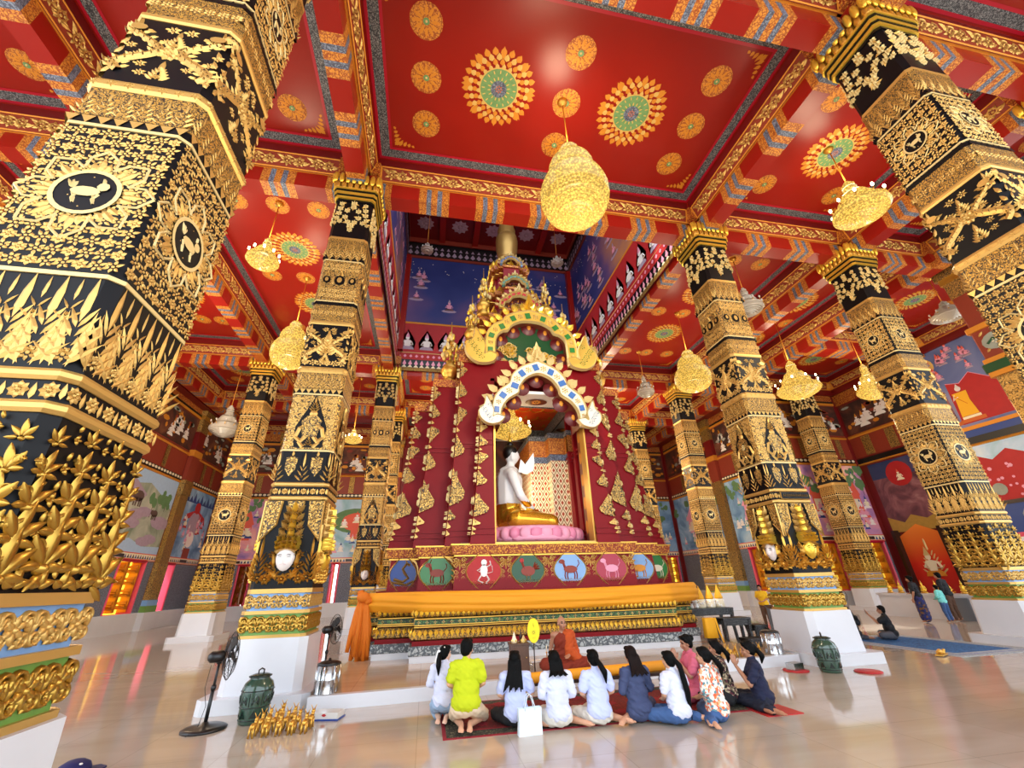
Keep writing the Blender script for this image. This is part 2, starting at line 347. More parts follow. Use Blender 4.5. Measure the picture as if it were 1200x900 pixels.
def beam(axis,c,a0,a1,hw=HB,zb=ZB,zt=13.82):
    """painted beam: clusters of gold and blue bands on red"""
    L=a1-a0; n=max(1,round(L/1.85)); per=L/n; segs=[]; a=a0
    cl=[('orange_etched',.24),('blue_grey',.15),('orange_etched',.2),('blue_grey',.15),('orange_etched',.24)]
    segs+= [('orange_etched',.36),('blue_grey',.17),('orange_etched',.2)]
    used=.73; k=n-1
    red=(L-2*used-k*.98)/n if n>0 else 0
    for i in range(n):
        segs.append(('red',max(.05,red)))
        if i<n-1: segs+=cl
    segs+=[('orange_etched',.2),('blue_grey',.17),('orange_etched',.36)]
    tot=sum(s[1] for s in segs)
    for m,l in segs:
        l*=L/tot; b=a+l
        if axis=='x':
            CE.quad((a,c-hw,zb),(b,c-hw,zb),(b,c-hw,zt),(a,c-hw,zt),m); CE.quad((a,c+hw,zb),(b,c+hw,zb),(b,c+hw,zt),(a,c+hw,zt),m); CE.quad((a,c-hw,zb),(b,c-hw,zb),(b,c+hw,zb),(a,c+hw,zb),m)
        else:
            CE.quad((c-hw,a,zb),(c-hw,b,zb),(c-hw,b,zt),(c-hw,a,zt),m); CE.quad((c+hw,a,zb),(c+hw,b,zb),(c+hw,b,zt),(c+hw,a,zt),m); CE.quad((c-hw,a,zb),(c-hw,b,zb),(c+hw,b,zb),(c+hw,a,zb),m)
        a=b
XS=[-14.9,-9.51,-2.81,9.47,16.2,20.4]; YS=[-2.65,3.79,10.23,23.1,29.54,36.3]
for y in YS:
    for i in range(5):
        if y in (29.54,) and i==2: pass
        beam('x',y,XS[i]+HB,XS[i+1]-HB)
for x in XS:
    for j in range(5): beam('y',x,YS[j]+HB,YS[j+1]-HB)
for x in XS:
    for y in YS: CE.box(x-.5,y-.5,13.5,x+.5,y+.5,ZC,'red'); CE.box(x-.62,y-.62,13.80,x+.62,y+.62,14.32,'gold_red'); CE.box(x-HB,y-HB,ZB,x+HB,y+HB,13.6,'red')
def grid(cx,ys,dx): return [(cx+k*dx,y) for y in ys for k in (-1,0,1)]
for i in range(5):
    for j in range(5):
        x0,x1,y0,y1=XS[i]+HB,XS[i+1]-HB,YS[j]+HB,YS[j+1]-HB; cx=(x0+x1)/2; cy=(y0+y1)/2
        if i==2:
            if j==2: continue
            coffer(x0,x1,y0,y1,[(cx-2.05,cy-.05),(cx+2.05,cy-.05)],[(cx-4.1,cy+k*1.32) for k in (-1,0,1)]+[(cx,cy+k*1.32) for k in (-1,0,1)]+[(cx+4.1,cy+k*1.32) for k in (-1,0,1)])
        elif j==2: coffer(x0,x1,y0,y1,[(cx,14.6),(cx,18.4)],grid(cx,(12.3,16.4,20.6),1.42 if i in(1,3) else .95),rb=.98,rs=.4)
        else:
            d=1.5 if i in(1,3) else .95
            coffer(x0,x1,y0,y1,[(cx,cy)],[(cx-d,cy-1.5),(cx+d,cy-1.5),(cx-d,cy+1.5),(cx+d,cy+1.5)],rb=.98,rs=.4)
# wing beyond the outer beam
for y0,y1 in ((10.5,16.4),(17.3,22.5)): coffer(20.67,28.1,y0,y1,[(24.5,(y0+y1)/2)],[(22.3,(y0+y1)/2),(26.7,(y0+y1)/2)],rb=.9,rs=.38)
beam('x',16.85,20.67,28.3,.45); CE.box(20.67,16.4,13.82,28.3,17.3,ZC,'red')
# roof slab over everything but the shaft above the shrine
for a in ((-17,-6,-2.52,37),(9.15,-6,29,37),(-2.52,-6,9.15,10.52),(-2.52,22.8,9.15,37)): CE.box(a[0],a[1],ZC+.01,a[2],a[3],ZC+.25,'red_dark')
CE.box(-17,-6,ZB,29,-3.15,ZC,'red'); CE.box(-16.2,-3.2,12.9,-15.4,10,ZC,'red'); CE.box(28.2,-3.2,12.9,28.8,12.3,ZC,'red'); CE.box(28.1,-6,13.4,29,23,ZC,'red_dark'); CE.box(21.5,22.5,13.4,29,23.4,ZC,'red_dark')
for a in ((-16.2,-3,-15.4,36.5),): CE.box(a[0],a[1],13.3,a[2],a[3],ZC,'red_dark')
CE.box(20.67,22.9,13.5,22.6,36.4,ZC+.02,'red_dark')
struct(CE,'ceiling')

# ------------------------------------------------------------ murals and walls
def deva(mb,u,v,s,body='cream',halo=None,skin='skin_white',cloth=None,h=.01):
    """a small painted seated figure with a pointed crown"""
    if halo: mb.poly([(u-s*.42,v),(u-s*.5,v+s*.5),(u-s*.3,v+s*.95),(u,v+s*1.45),(u+s*.3,v+s*.95),(u+s*.5,v+s*.5),(u+s*.42,v)],halo,h*.5)
    mb.poly([(u-s*.42,v),(u+s*.42,v),(u+s*.36,v+s*.16),(u+s*.16,v+s*.3),(u-s*.16,v+s*.3),(u-s*.36,v+s*.16)],cloth or body,h)
    mb.poly([(u-s*.15,v+s*.22),(u+s*.15,v+s*.22),(u+s*.24,v+s*.62),(u,v+s*.68),(u-s*.24,v+s*.62)],skin,h*1.2)
    for sg in (-1,1): mb.stroke([(u+sg*s*.22,v+s*.58),(u+sg*s*.34,v+s*.36),(u+sg*s*.08,v+s*.34)],s*.09,skin,h*1.4)
    mb.disc(u,v+s*.8,s*.13,skin,h*1.5,8); mb.poly([(u-s*.14,v+s*.86),(u+s*.14,v+s*.86),(u,v+s*1.25)],body,h*1.6)
def tree(mb,u,v,s,m='tree_green',h=.008):
    for k in range(7): mb.disc(u+R.uniform(-.4,.4)*s,v+s*R.uniform(.35,1),s*R.uniform(.18,.32),m,h+R.uniform(0,.004),8)
    mb.stroke([(u,v),(u,v+s*.6)],s*.08,'dark_wood',h)
def crowd(mb,u0,u1,v0,v1,n,cols,s):
    for k in range(n): deva(mb,R.uniform(u0,u1),R.uniform(v0,v1),s*R.uniform(.8,1.2),R.choice(cols),None,R.choice(['skin_white','rose','cream']),R.choice(cols),.01+k*.0003)
mat('tree_green','5f8558',.7,var=.3,vscale=3); mat('rock_grey','9aa094',.7,var=.3,vscale=2); mat('mauve','a894a8',.7,var=.2)
mat('elephant_brown','5d4640',.7); mat('pale_sky','a9c6e8',.7,var=.1); mat('robe_yellow','f0b21e',.6); mat('crimson','b01f22',.6,var=.15,vscale=3); mat('coral','e0604a',.6); mat('teal_paint','58998f',.6)
painted('sky_ground',['7fb0c0','a4c8da','bcd6f0','d8e6f2'],.5,.65)
painted('forest_ground',['5a6a58','8a9884','b0b4a4','c8c8b4'],.7,.65)
painted('night_ground',['0f1f4a','1d2f5c','3a3f66','6a4a5a'],.35,.6,4,.5)
painted('dusk_ground',['2c1a18','3c211b','5c2f22','7a4a30'],.8,.65)
painted('pink_ground',['8a6ab0','c08cb8','f0a4a8','f8ccbc'],.5,.65)
painted('blue_ground',['4a70a0','6f98c4','90b8dc','b4d0e8'],.7,.65)
painted('plum_ground',['4a2a38','6d3f48','8f5c62','b08a86'],.8,.65)
painted('shaft_ground',['16266a','2a3478','6a4a78','b87848'],.16,.6,3,.3)
def mural_elephants(mb,a,b,v0,v1):
    mb.rect(a,v0,b,v1,'forest_ground',.004); W=b-a; H=v1-v0; X=lambda t:a+W*t; Y=lambda t:v0+H*t
    mb.poly([(a,Y(.78)),(a,v1),(b,v1),(b,Y(.6)),(X(.8),Y(.75)),(X(.6),Y(.86)),(X(.4),Y(.8)),(X(.2),Y(.92))],'pale_sky',.006)
    mb.poly([(a,Y(.6)),(a,Y(.84)),(X(.25),Y(.93)),(X(.42),Y(.84)),(X(.6),Y(.7)),(X(.5),Y(.58))],'mauve',.008)
    for k in range(16): q=R.uniform(.1,.3); mb.disc(X(R.random()),Y(R.uniform(.12,.5)),H*.06*(.6+q*3),R.choice(['rock_grey','forest_ground','mauve']),.009+k*.0003,8,ru=W*.12*(.6+q*2))
    for t in (.72,.82,.9,.05,.12): tree(mb,X(t),Y(R.uniform(.5,.62)),H*.2)
    for ex,ey,s in ((.5,.66,.17),(.3,.42,.1),(.78,.5,.11)):
        u,v=X(ex),Y(ey); S=H*s
        mb.disc(u,v,S*.42,'elephant_brown',.014,10,ru=S*.62); mb.disc(u-S*.6,v+S*.1,S*.3,'elephant_brown',.015,8)
        for dx in (-.4,-.15,.2,.42): mb.rect(u+S*(dx-.08),v-S*.75,u+S*(dx+.08),v-S*.1,'elephant_brown',.014)
        mb.stroke([(u-S*.8,v+S*.1),(u-S*.95,v-S*.2),(u-S*.9,v-S*.55)],S*.14,'elephant_brown',.016)
    mb.poly([(X(.25),v0),(X(.4),Y(.1)),(X(.55),Y(.16)),(X(.75),Y(.08)),(b,Y(.1)),(b,v0)],'pale_sky',.012)
def mural_court(mb,a,b,v0,v1,g='sky_ground',cols=('crimson','robe_yellow','deep_blue'),tower='coral'):
    mb.rect(a,v0,b,v1,g,.004); W=b-a; H=v1-v0; X=lambda t:a+W*t; Y=lambda t:v0+H*t
    for k in range(9): tree(mb,X(R.random()),Y(R.uniform(.5,.85)),H*.16)
    for t in (.25,.6): mb.poly([(X(t-.12),Y(.3)),(X(t+.12),Y(.3)),(X(t+.12),Y(.55)),(X(t+.16),Y(.56)),(X(t),Y(.84)),(X(t-.16),Y(.56)),(X(t-.12),Y(.55))],tower,.009); mb.rect(X(t-.09),Y(.34),X(t+.09),Y(.5),'cream',.010)
    crowd(mb,X(.06),X(.94),Y(.04),Y(.4),14,list(cols),H*.13); crowd(mb,X(.1),X(.9),Y(.45),Y(.8),6,list(cols),H*.11)
def mural_demon(mb,a,b,v0,v1):
    mb.rect(a,v0,b,v1,'blue_ground',.004); W=b-a; H=v1-v0; X=lambda t:a+W*t; Y=lambda t:v0+H*t
    for k in range(10): mb.poly([(X(k/9-.06),Y(.8)),(X(k/9+.06),Y(.8)),(X(k/9),Y(.9+.06*(k%2)))],'deep_blue',.006)
    for sg in (-1,1): mb.poly([(X(.5),Y(.72)),(X(.5+sg*.3),Y(.62)),(X(.5+sg*.36),Y(.5)),(X(.5+sg*.22),Y(.56)),(X(.5),Y(.62))],'crimson',.01)
    mb.disc(X(.5),Y(.74),H*.09,'crimson',.012,10); mb.disc(X(.5),Y(.5),H*.18,'mauve',.011,12); mb.disc(X(.5),Y(.27),H*.12,'skin_white',.012,12)
    crowd(mb,X(.05),X(.95),Y(.08),Y(.55),18,['skin_white','crimson','mauve'],H*.12)
    mb.rect(X(.4),v0,X(.6),Y(.14),'terracotta',.02)
def upper_mural(mb,a,b,v0,v1):
    mb.rect(a,v0,b,v1,'dusk_ground',.004); W=b-a; H=v1-v0
    for k in range(26): mb.disc(R.uniform(a+.2,b-.2),R.uniform(v0+.2,v1-.15),R.uniform(.08,.2),R.choice(['gold_paint','terracotta','rock_grey']),.006,6,ru=R.uniform(.12,.35))
    for k in range(max(3,int(W*1.1))): deva(mb,R.uniform(a+.4,b-.4),R.uniform(v0+.15,v1-1.1),R.uniform(.6,.95),'gold_paint',None,'skin_white','white_paint')
def wall(name,pm,u0,u1,bays,pil=(),top=13.6,upper=True,mur=(3.97,8.3)):
    mb=MB(pm); g=MB(pm); p=MB(pm)
    cur=u0
    for (a,b,wa,wb,fn,kind) in bays:
        if a>cur: mb.rect(cur,0,a,top,'red_dark',0)
        mb.rect(a,0,b,.92,'white_marble',.02); mb.rect(a,3.55,b,top,'terracotta',0)
        mb.rect(a,.92,wa,3.55,'wall_lace',.01); mb.rect(wb,.92,b,3.55,'wall_lace',.01)
        D=.7
        mb.add([(wa,.92,0),(wb,.92,0),(wb,3.55,0),(wa,3.55,0),(wa,.92,-D),(wb,.92,-D),(wb,3.55,-D),(wa,3.55,-D)],[(0,1,5,4),(1,2,6,5),(2,3,7,6),(3,0,4,7)],'pink_paint')
        for x in (wa,wb): mb.stroke([(x,.92),(x,3.55)],.14,'pink_paint',.06)
        mb.stroke([(wa-.07,3.55),(wb+.07,3.55)],.14,'magenta',.06)
        if kind!='open':
            mm={'yellow':'shutter_yellow','orange':'orange_etched','door':'coral'}[kind]; oz=0
            mid=(wa+wb)/2
            for x0,x1 in ((wa,mid-.02),(mid+.02,wb)):
                mb.rect(x0,.92,x1,3.55,mm,-D+.02)
                for k in range(4): mb.flame((x0+x1)/2,1.15+k*.6,(x1-x0)*.4,.42,'gold_paint',-D+.05,2)
                mb.stroke([(x0+.05,1),(x0+.05,3.5)],.05,'gold_paint',-D+.05); mb.stroke([(x1-.05,1),(x1-.05,3.5)],.05,'gold_paint',-D+.05)
        else:
            mb.rect(wa,.92,wa+(wb-wa)*.22,3.55,'yellow_paint',-D+.02)
        # band under the mural
        mb.rect(a,3.6,b,mur[0],'cream',.02); mb.rect(a,3.62,b,3.66,'coral',.03); mb.rect(a,mur[0]-.05,b,mur[0],'coral',.03)
        n=int((b-a)/.22)
        for k in range(n): u=a+(k+.5)*(b-a)/n; mb.poly([(u-.09,3.68),(u+.09,3.68),(u,3.88)],'deep_blue' if k%2 else 'black',.025)
        mb.rect((a+b)/2-.45,3.68,(a+b)/2+.45,3.86,'dark_wood',.03)
        gm=MB(pm); fn(gm,a,b,*mur); kids.append(struct(gm,'mural_panel'))
        mb.stroke([(a,mur[1]+.08),(b,mur[1]+.08)],.14,'gold_paint',.09)
        if upper:
            n=int((b-a)/.3); mb.rect(a,8.46,b,8.72,'black',.05)
            for k in range(n): mb.disc(a+(k+.5)*(b-a)/n,8.6,.09,'cream',.07,6,ru=.13)
            for k in range(3):
                u=a+(k+.5)*(b-a)/3+ (b-a)/6
                if u<b-.3: mb.rect(u-.2,8.8,u+.2,10.1,'gold_etched',.03)
            mb.stroke([(a,10.2),(b,10.2)],.16,'gold_paint',.1); mb.stroke([(a,10.36),(b,10.36)],.08,'terracotta',.06)
            gm=MB(pm); upper_mural(gm,a,b,10.42,12.6); kids.append(struct(gm,'mural_panel'))
            mb.rect(a,12.62,b,12.8,'gold_paint',.1); mb.rect(a,12.8,b,12.95,'black',.08); mb.rect(a,12.95,b,13.6,'gold_red',.05)
        cur=b
    if cur<u1: mb.rect(cur,0,u1,top,'red_dark',0)
    wo=struct(mb,name)
    for k in kids: k.parent=wo
    kids.clear()
    for u in pil:
        p=MB(pm); hw=.5
        def blk(v0,v1,m,q=hw,h=.28): p.add([(u-q,v0,0),(u-q,v0,h),(u+q,v0,h),(u+q,v0,0),(u-q,v1,0),(u-q,v1,h),(u+q,v1,h),(u+q,v1,0)],[(0,1,5,4),(1,2,6,5),(2,3,7,6),(4,5,6,7),(0,3,2,1)],m)
        blk(0,.92,'white_marble',.56,.34); blk(.92,1.25,'leaf_green',.54,.33); blk(1.25,1.55,'sky_enamel',.52,.31); blk(1.55,3.5,'gold_etched'); blk(3.5,7.6,'gold_fine',.46,.26); blk(7.6,8.5,'gold_etched',.52,.32); blk(8.5,10.1,'terracotta',.46,.26); blk(10.1,10.5,'gold_paint',.54,.34); blk(10.5,11.8,'red_dark',.44,.25); blk(11.8,12.7,'gold_etched',.47,.28); blk(12.7,12.95,'gold',.52,.33); blk(12.95,13.6,'gold_etched',.58,.4)
        p.fill(u-.45,u+.45,1.6,3.4,.3,'gold_leaf',.30); struct(p,'pilaster',wo)
    return wo
kids=[]
def md(*a): return mural_demon(*a)
mc=lambda *a: mural_court(*a)
def mc2(*a): return mural_court(*a,g='pink_ground',cols=('coral','skin_white','rose','deep_blue'),tower='coral')
def mc3(*a): return mural_court(*a,g='blue_ground',cols=('skin_white','rose','teal_paint'),tower='rose')
def bodhi(mb,a,b,v0,v1):
    mb.rect(a,v0,b,v1,'sky_ground',.004); W=b-a; H=v1-v0; X=lambda t:a+W*t; Y=lambda t:v0+H*t
    mb.disc(X(.5),Y(.62),H*.22,'tree_green',.006,18,ru=W*.42); mb.disc(X(.5),Y(.6),H*.16,'coral',.008,14,ru=W*.25)
    for t in (.3,.5,.7): deva(mb,X(t),Y(.5+.08*(t==.5)),H*.17,'coral','crimson','skin_white','cream')
    mb.rect(X(.42),Y(.3),X(.58),Y(.5),'coral',.012); crowd(mb,X(.08),X(.92),Y(.04),Y(.32),16,['skin_white','rose','sky_enamel','deep_blue'],H*.13)
wall('wall_left',lambda u,v,h:(-16+h,u,v),10,36,
     [(10.6,16.2,12,14.6,mc3,'open'),(17.2,22.4,18.6,21,mc,'open'),(23.6,30.35,27.3,29.6,mural_elephants,'yellow'),(31.45,35.6,31.55,32.7,md,'open')],(10.1,16.7,23,30.9))
wall('wall_back',lambda u,v,h:(u,36-h,v),-16,22,
     [(-15.4,-12.3,-13.4,-12.55,mc2,'door'),(-11.4,-8.3,-10.8,-9,mc,'open'),(-7.9,-3.4,-7,-6.5,bodhi,'open'),(-2,8.7,-1,7.6,mc,'open'),(10,15.4,11.0,14.5,mc3,'open'),(17,21.8,20.4,21.6,mc3,'yellow')],(-11.85,-3,9.3,16.2))
wall('wall_side',lambda u,v,h:(22-h,u,v),22.7,36,[(22.9,28.3,25,27.4,mc3,'yellow'),(29.3,35.6,29.9,32,mc3,'yellow')],(28.8,))
wall('wall_wing',lambda u,v,h:(u,22.7-h,v),22,28.3,[(22.3,25.2,22.5,24.4,mc2,'yellow'),(25.6,28.0,26.2,27.8,mc2,'yellow')],(25.4,))

mat('olive_ground','b08a3a',.6,var=.2)
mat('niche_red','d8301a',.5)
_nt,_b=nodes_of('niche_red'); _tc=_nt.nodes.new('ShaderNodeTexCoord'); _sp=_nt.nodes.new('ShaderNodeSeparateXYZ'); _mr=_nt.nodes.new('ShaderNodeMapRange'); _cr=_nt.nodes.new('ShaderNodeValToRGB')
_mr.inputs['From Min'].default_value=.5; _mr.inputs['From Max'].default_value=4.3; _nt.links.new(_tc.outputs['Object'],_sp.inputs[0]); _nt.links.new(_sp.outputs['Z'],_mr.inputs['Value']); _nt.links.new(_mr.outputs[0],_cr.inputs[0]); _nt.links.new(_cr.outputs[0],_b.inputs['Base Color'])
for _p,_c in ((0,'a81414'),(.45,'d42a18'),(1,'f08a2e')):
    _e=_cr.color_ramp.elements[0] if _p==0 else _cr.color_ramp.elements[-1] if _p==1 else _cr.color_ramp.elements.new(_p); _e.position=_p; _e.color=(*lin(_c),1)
painted('shaft_ground2',['3a4a86','6a78a8','8a8ab0','a88a70'],.3,.65,3,.4)
# the far wall of the wing, with its niche and standing Buddha mural
pm=lambda u,v,h:(28.3-h,u,v)
m=MB(pm); m.rect(12.2,0,22.7,13.6,'red_dark',0); m.rect(12.2,0,22.7,.92,'white_marble',.03)
for a,b in ((17.4,22.7),): m.rect(a,8.3,b,8.72,'black',.05); m.stroke([(a,8.36),(b,8.36)],.14,'gold_paint',.09); m.rect(a,8.8,b,10.2,'terracotta',.02)
for u in (18.3,20,21.6): m.rect(u-.3,8.85,u+.3,10.1,'gold_etched',.04)
m.rect(17.2,12.6,22.7,13.6,'gold_red',.06); m.stroke([(17.2,10.25),(22.7,10.25)],.2,'gold_paint',.1)
wr=struct(m,'wall_right')
g=MB(pm); upper_mural(g,17.6,22.6,10.4,12.5); struct(g,'mural_panel',wr)
g=MB(pm); g.rect(19.0,4.0,22.2,8.2,'plum_ground',.03); g.rect(19.0,7.2,22.2,8.2,'night_ground',.035)
crowd(g,19.2,22,5.0,6.6,26,['rose','skin_white','coral','mauve'],.42); g.disc(20.5,7.3,.75,'crimson',.06,20); deva(g,20.5,6.9,.55,'coral',None,'cream','cream',.07)
g.poly([(19.0,4.0),(22.2,4.0),(22.2,4.9),(21.3,4.5),(20.8,4.9),(20,4.6),(19.0,5)],'olive_ground',.06)
struct(g,'mural_panel',wr)
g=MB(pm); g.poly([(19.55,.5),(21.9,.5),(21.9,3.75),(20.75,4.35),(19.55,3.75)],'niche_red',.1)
for sg,ax in ((1,20.7),): 
    g.flame(ax,1.5,1.5,2.3,'cream_gold',.14,6); g.flame(ax,.6,1.9,1.2,'gold_paint',.13,6); deva(g,ax,1.55,1.25,'cream_gold',None,'cream','gold_paint',.19)
for a,b in ((19.3,19.55),(21.9,22.1)): g.add([(a,.5,0),(b,.5,0),(b,.5,.4),(a,.5,.4),(a,4.1,0),(b,4.1,0),(b,4.1,.4),(a,4.1,.4)],[(0,1,2,3),(4,5,6,7),(0,1,5,4),(1,2,6,5),(2,3,7,6),(3,0,4,7)],'dark_wood')
g.rect(19.3,.0,22.1,.5,'white_marble',.5); g.add([(19.3,0,0),(19.3,0,.5),(19.3,.5,.5),(19.3,.5,0),(22.1,0,0),(22.1,0,.5),(22.1,.5,.5),(22.1,.5,0)],[(0,1,2,3),(4,5,6,7),(2,3,7,6),(0,1,5,4)],'white_marble')
struct(g,'wall_niche',wr)
g=MB(pm); g.rect(12.4,8.75,17.2,14.1,'shaft_ground2',.04); g.disc(16.8,12.6,.55,'gold_pale',.05,16); tree(g,16.9,12.2,.5,'gold_paint',.055); g.rect(12.4,13.5,17.2,14.1,'deep_blue',.05)
for k in range(14): deva(g,R.uniform(14.6,17.0),R.uniform(11.5,12.9),R.uniform(.38,.55),'coral',None,'rose','mauve',.07)
zz=[(12.4,11.2),(13,10.9),(13.6,11.4),(14.3,10.9),(15,11.5),(15.6,11.1),(16.2,11.3),(16.3,8.9),(12.4,8.9)]
g.poly(zz,'crimson',.05); g.stroke(zz[:7],.09,'rose',.07)
g.poly([(16.4,8.9),(16.4,10.9),(16.85,11.45),(17.2,10.9),(17.2,8.9)],'plum_ground',.06)
def walking(mb,u,v,s,h):
    mb.poly([(u-s*.2,v+s*.08),(u+s*.22,v+s*.08),(u+s*.17,v+s*.6),(u+s*.2,v+s*.78),(u-s*.16,v+s*.78),(u-s*.14,v+s*.5)],'robe_yellow',h); mb.disc(u,v+s*.88,s*.075,'skin_white',h+.01,10)
    mb.poly([(u-.05*s,v+.93*s),(u+.05*s,v+.93*s),(u,v+1.03*s)],'skin_white',h+.01); mb.stroke([(u+s*.15,v+s*.74),(u+s*.22,v+s*.6),(u+s*.08,v+s*.66)],s*.08,'skin_white',h+.02); mb.stroke([(u+s*.17,v+s*.7),(u-s*.05,v+s*.4)],s*.05,'saffron',h+.02)
    mb.rect(u-s*.22,v,u+s*.22,v+s*.07,'cream',h); mb.rect(u-s*.3,v-s*.1,u+s*.3,v,'orange_paint',h)
walking(g,16.85,9.1,1.9,.08); walking(g,15.75,9.15,1.9,.08)
struct(g,'mural_panel',wr)
g=MB(pm); g.rect(12.4,8.55,17.2,8.75,'gold_paint',.1); g.rect(12.4,8.2,17.2,8.55,'deep_blue',.06); g.rect(12.4,7.85,17.2,8.2,'black',.08); g.stroke([(12.4,7.8),(17.2,7.8)],.14,'gold_paint',.1)
g.rect(12.4,4.9,17.2,7.72,'crimson',.04); g.poly([(12.4,7.72),(17.2,7.72),(17.2,6.9),(16.6,7.3),(15.9,6.9),(15.2,7.3),(14.5,6.9),(13.8,7.3),(13.1,6.9),(12.4,7.2)],'sky_ground',.05)
for u,v in ((16.3,6.0),(14.9,5.9),(13.6,6.0)): deva(g,u,v,.85,'skin_white','mauve','skin_white','white_paint'); g.disc(u-.1,5.45,.3,'rock_grey',.07)
for k in range(30): g.disc(R.uniform(12.6,17),R.uniform(5,6.7),R.uniform(.05,.1),'rose',.055,6)
g.rect(12.4,4.72,17.2,4.9,'dark_wood',.08); g.rect(12.4,3.4,17.2,4.72,'deep_blue',.04); g.leaf(15.7,3.5,1.15,.8,0,'rock_grey',.08); g.leaf(14,3.5,1.15,.8,0,'rock_grey',.08)
g.rect(12.4,.92,17.2,3.4,'pink_paint',.04); g.rect(14.3,1.0,16.4,3.2,'white_paint',.06)  # white sheet painted in for the bright daylight of an open window
struct(g,'mural_panel',wr)
# pier where the wing opens
def zbox(mb,cx,cy,hw,z0,z1,m,c=0): mb.prism([(cx-hw+c,cy-hw),(cx+hw-c,cy-hw),(cx+hw,cy-hw+c),(cx+hw,cy+hw-c),(cx+hw-c,cy+hw),(cx-hw+c,cy+hw),(cx-hw,cy+hw-c),(cx-hw,cy-hw+c)] if c else [(cx-hw,cy-hw),(cx+hw,cy-hw),(cx+hw,cy+hw),(cx-hw,cy+hw)],z0,z1,m)
m=MB(); cx,cy=22.0,10.0
for z0,z1,hw,mm in ((0,1.05,.8,'white_marble'),(1.05,1.5,.74,'leaf_green'),(1.5,1.9,.72,'sky_enamel'),(1.9,8.55,.66,'gold_etched'),(8.55,8.75,.76,'gold_paint'),(8.75,9.1,.8,'deep_green'),(9.1,9.3,.74,'gold_paint'),(9.3,10.5,.66,'terracotta'),(10.5,10.72,.74,'gold_paint'),(10.72,12.2,.62,'terracotta'),(12.2,12.95,.64,'gold_etched'),(12.95,13.2,.7,'gold'),(13.2,13.85,.78,'gold_etched'),(13.85,14.5,.66,'red')): zbox(m,cx,cy,hw,z0,z1,mm,.06)
m.mp=lambda u,v,h:(cx-.66-h,cy+u,v)
m.disc(0,9.9,.36,'rock_grey',.04,14,ru=.46); m.stroke([(-.2,9.8),(.1,10),(.3,9.85)],.16,'deep_green',.07); m.rosette(0,9.9,.2,7,'cream',.06)
for su in (-1,1):
    for sv in (0,1): m.leaf(su*.45,9.55+.7*sv,.25,.12,su*.8,'gold_leaf',.04)
m.fill(-.6,.6,2,8.5,.32)
struct(m,'pier')
# ------------------------------------------------------------ painted shaft above the shrine
m=MB()
SX0,SX1,SY0,SY1=-2.52,9.15,10.52,22.8
for nm,pm,L in (('wall_shaft_back',lambda u,v,h:(SX0+u,SY1-h,v),SX1-SX0),('wall_shaft_left',lambda u,v,h:(SX0+h,SY0+u,v),SY1-SY0),('wall_shaft_right',lambda u,v,h:(SX1-h,SY1-u,v),SY1-SY0),('wall_shaft_front',lambda u,v,h:(SX1-u,SY0+h,v),SX1-SX0)):
    if nm=='wall_shaft_front':  # unseen high openings added to let daylight onto the spire and back wall
        m=MB(pm); m.rect(0,13.5,L,15.4,'red_dark',0); m.rect(0,23.4,L,25,'red_dark',0)
        for a in (0,L/4-.2,L/2-.2,3*L/4-.2,L-.4): m.rect(a,15.4,a+.4,23.4,'red_dark',0)
        struct(m,nm); continue
    m=MB(pm); m.rect(0,13.5,L,25,'red_dark',0)
    m.rect(0,13.5,L,13.72,'gold_fine',.1); m.rect(0,13.72,L,14.3,'black',.03); m.rect(0,14.3,L,14.75,'crimson',.04); m.stroke([(0,14.78),(L,14.78)],.08,'cream_gold',.05)
    n=int(L/.34)
    for k in range(n):
        u=(k+.5)*L/n; m.poly([(u-.14,13.76),(u,13.95),(u+.14,13.76)],'cream',.05); m.poly([(u-.12,14.0),(u,13.86),(u+.12,14.0),(u,14.26)],'rose',.05); m.poly([(u-.1,14.52),(u,14.42),(u+.1,14.52),(u,14.64)],'rose',.06)
    m.rect(0,14.82,L,16.9,'crimson',.02); n=int(L/1.15)
    for k in range(n): deva(m,(k+.5)*L/n,15.0,1.0,'rose','plum_ground','skin_white','mauve',.04)
    m.stroke([(0,16.98),(L,16.98)],.14,'gold_paint',.06); m.rect(0,17.05,L,22.3,'shaft_ground',.02)
    for k in range(34):
        u,v=R.uniform(.5,L-.5),R.uniform(17.3,20.9)
        deva(m,u,v,R.uniform(.5,.8),'mauve',None,'rose','plum_ground',.03); m.disc(u,v-.05,.12,'mauve',.028,8,ru=.5)
    for k in range(40): m.disc(R.uniform(.2,L-.2),R.uniform(20.5,22.2),.035,'cream',.04,5)
    m.rect(0,22.3,L,22.5,'terracotta',.08); m.rect(0,22.5,L,23.7,'black',.05); n=int(L/.42)
    for k in range(n): u=(k+.5)*L/n; m.poly([(u-.17,22.75),(u,22.6),(u+.17,22.75),(u,23.05)],'mauve',.08); m.poly([(u-.12,23.15),(u+.12,23.15),(u,23.4)],'mauve',.08)
    m.rect(0,23.7,L,24.1,'terracotta',.12)
    for a,b in ((0,.35),(L-.35,L)): m.add([(a,14.8,0),(b,14.8,0),(b,14.8,.3),(a,14.8,.3),(a,22.3,0),(b,22.3,0),(b,22.3,.3),(a,22.3,.3)],[(0,1,5,4),(1,2,6,5),(2,3,7,6),(3,0,4,7)],'red')
    struct(m,nm)
m=MB(); m.box(SX0-.1,SY0-.1,24.1,SX1+.1,SY1+.1,24.3,'red_dark')
for k in range(1,5): x=lerp(SX0,SX1,k/5); m.box(x-.2,SY0,23.85,x+.2,SY1,24.1,'red')
for k in range(1,4): y=lerp(SY0,SY1,k/4); m.box(SX0,y-.2,23.85,SX1,y+.2,24.1,'red')
m.mp=lambda u,v,h:(u,v,24.09-h)
for i in range(5):
    for j in range(4): m.rosette(lerp(SX0,SX1,(i+.5)/5),lerp(SY0,SY1,(j+.5)/4),.6,10,'mauve',.03)
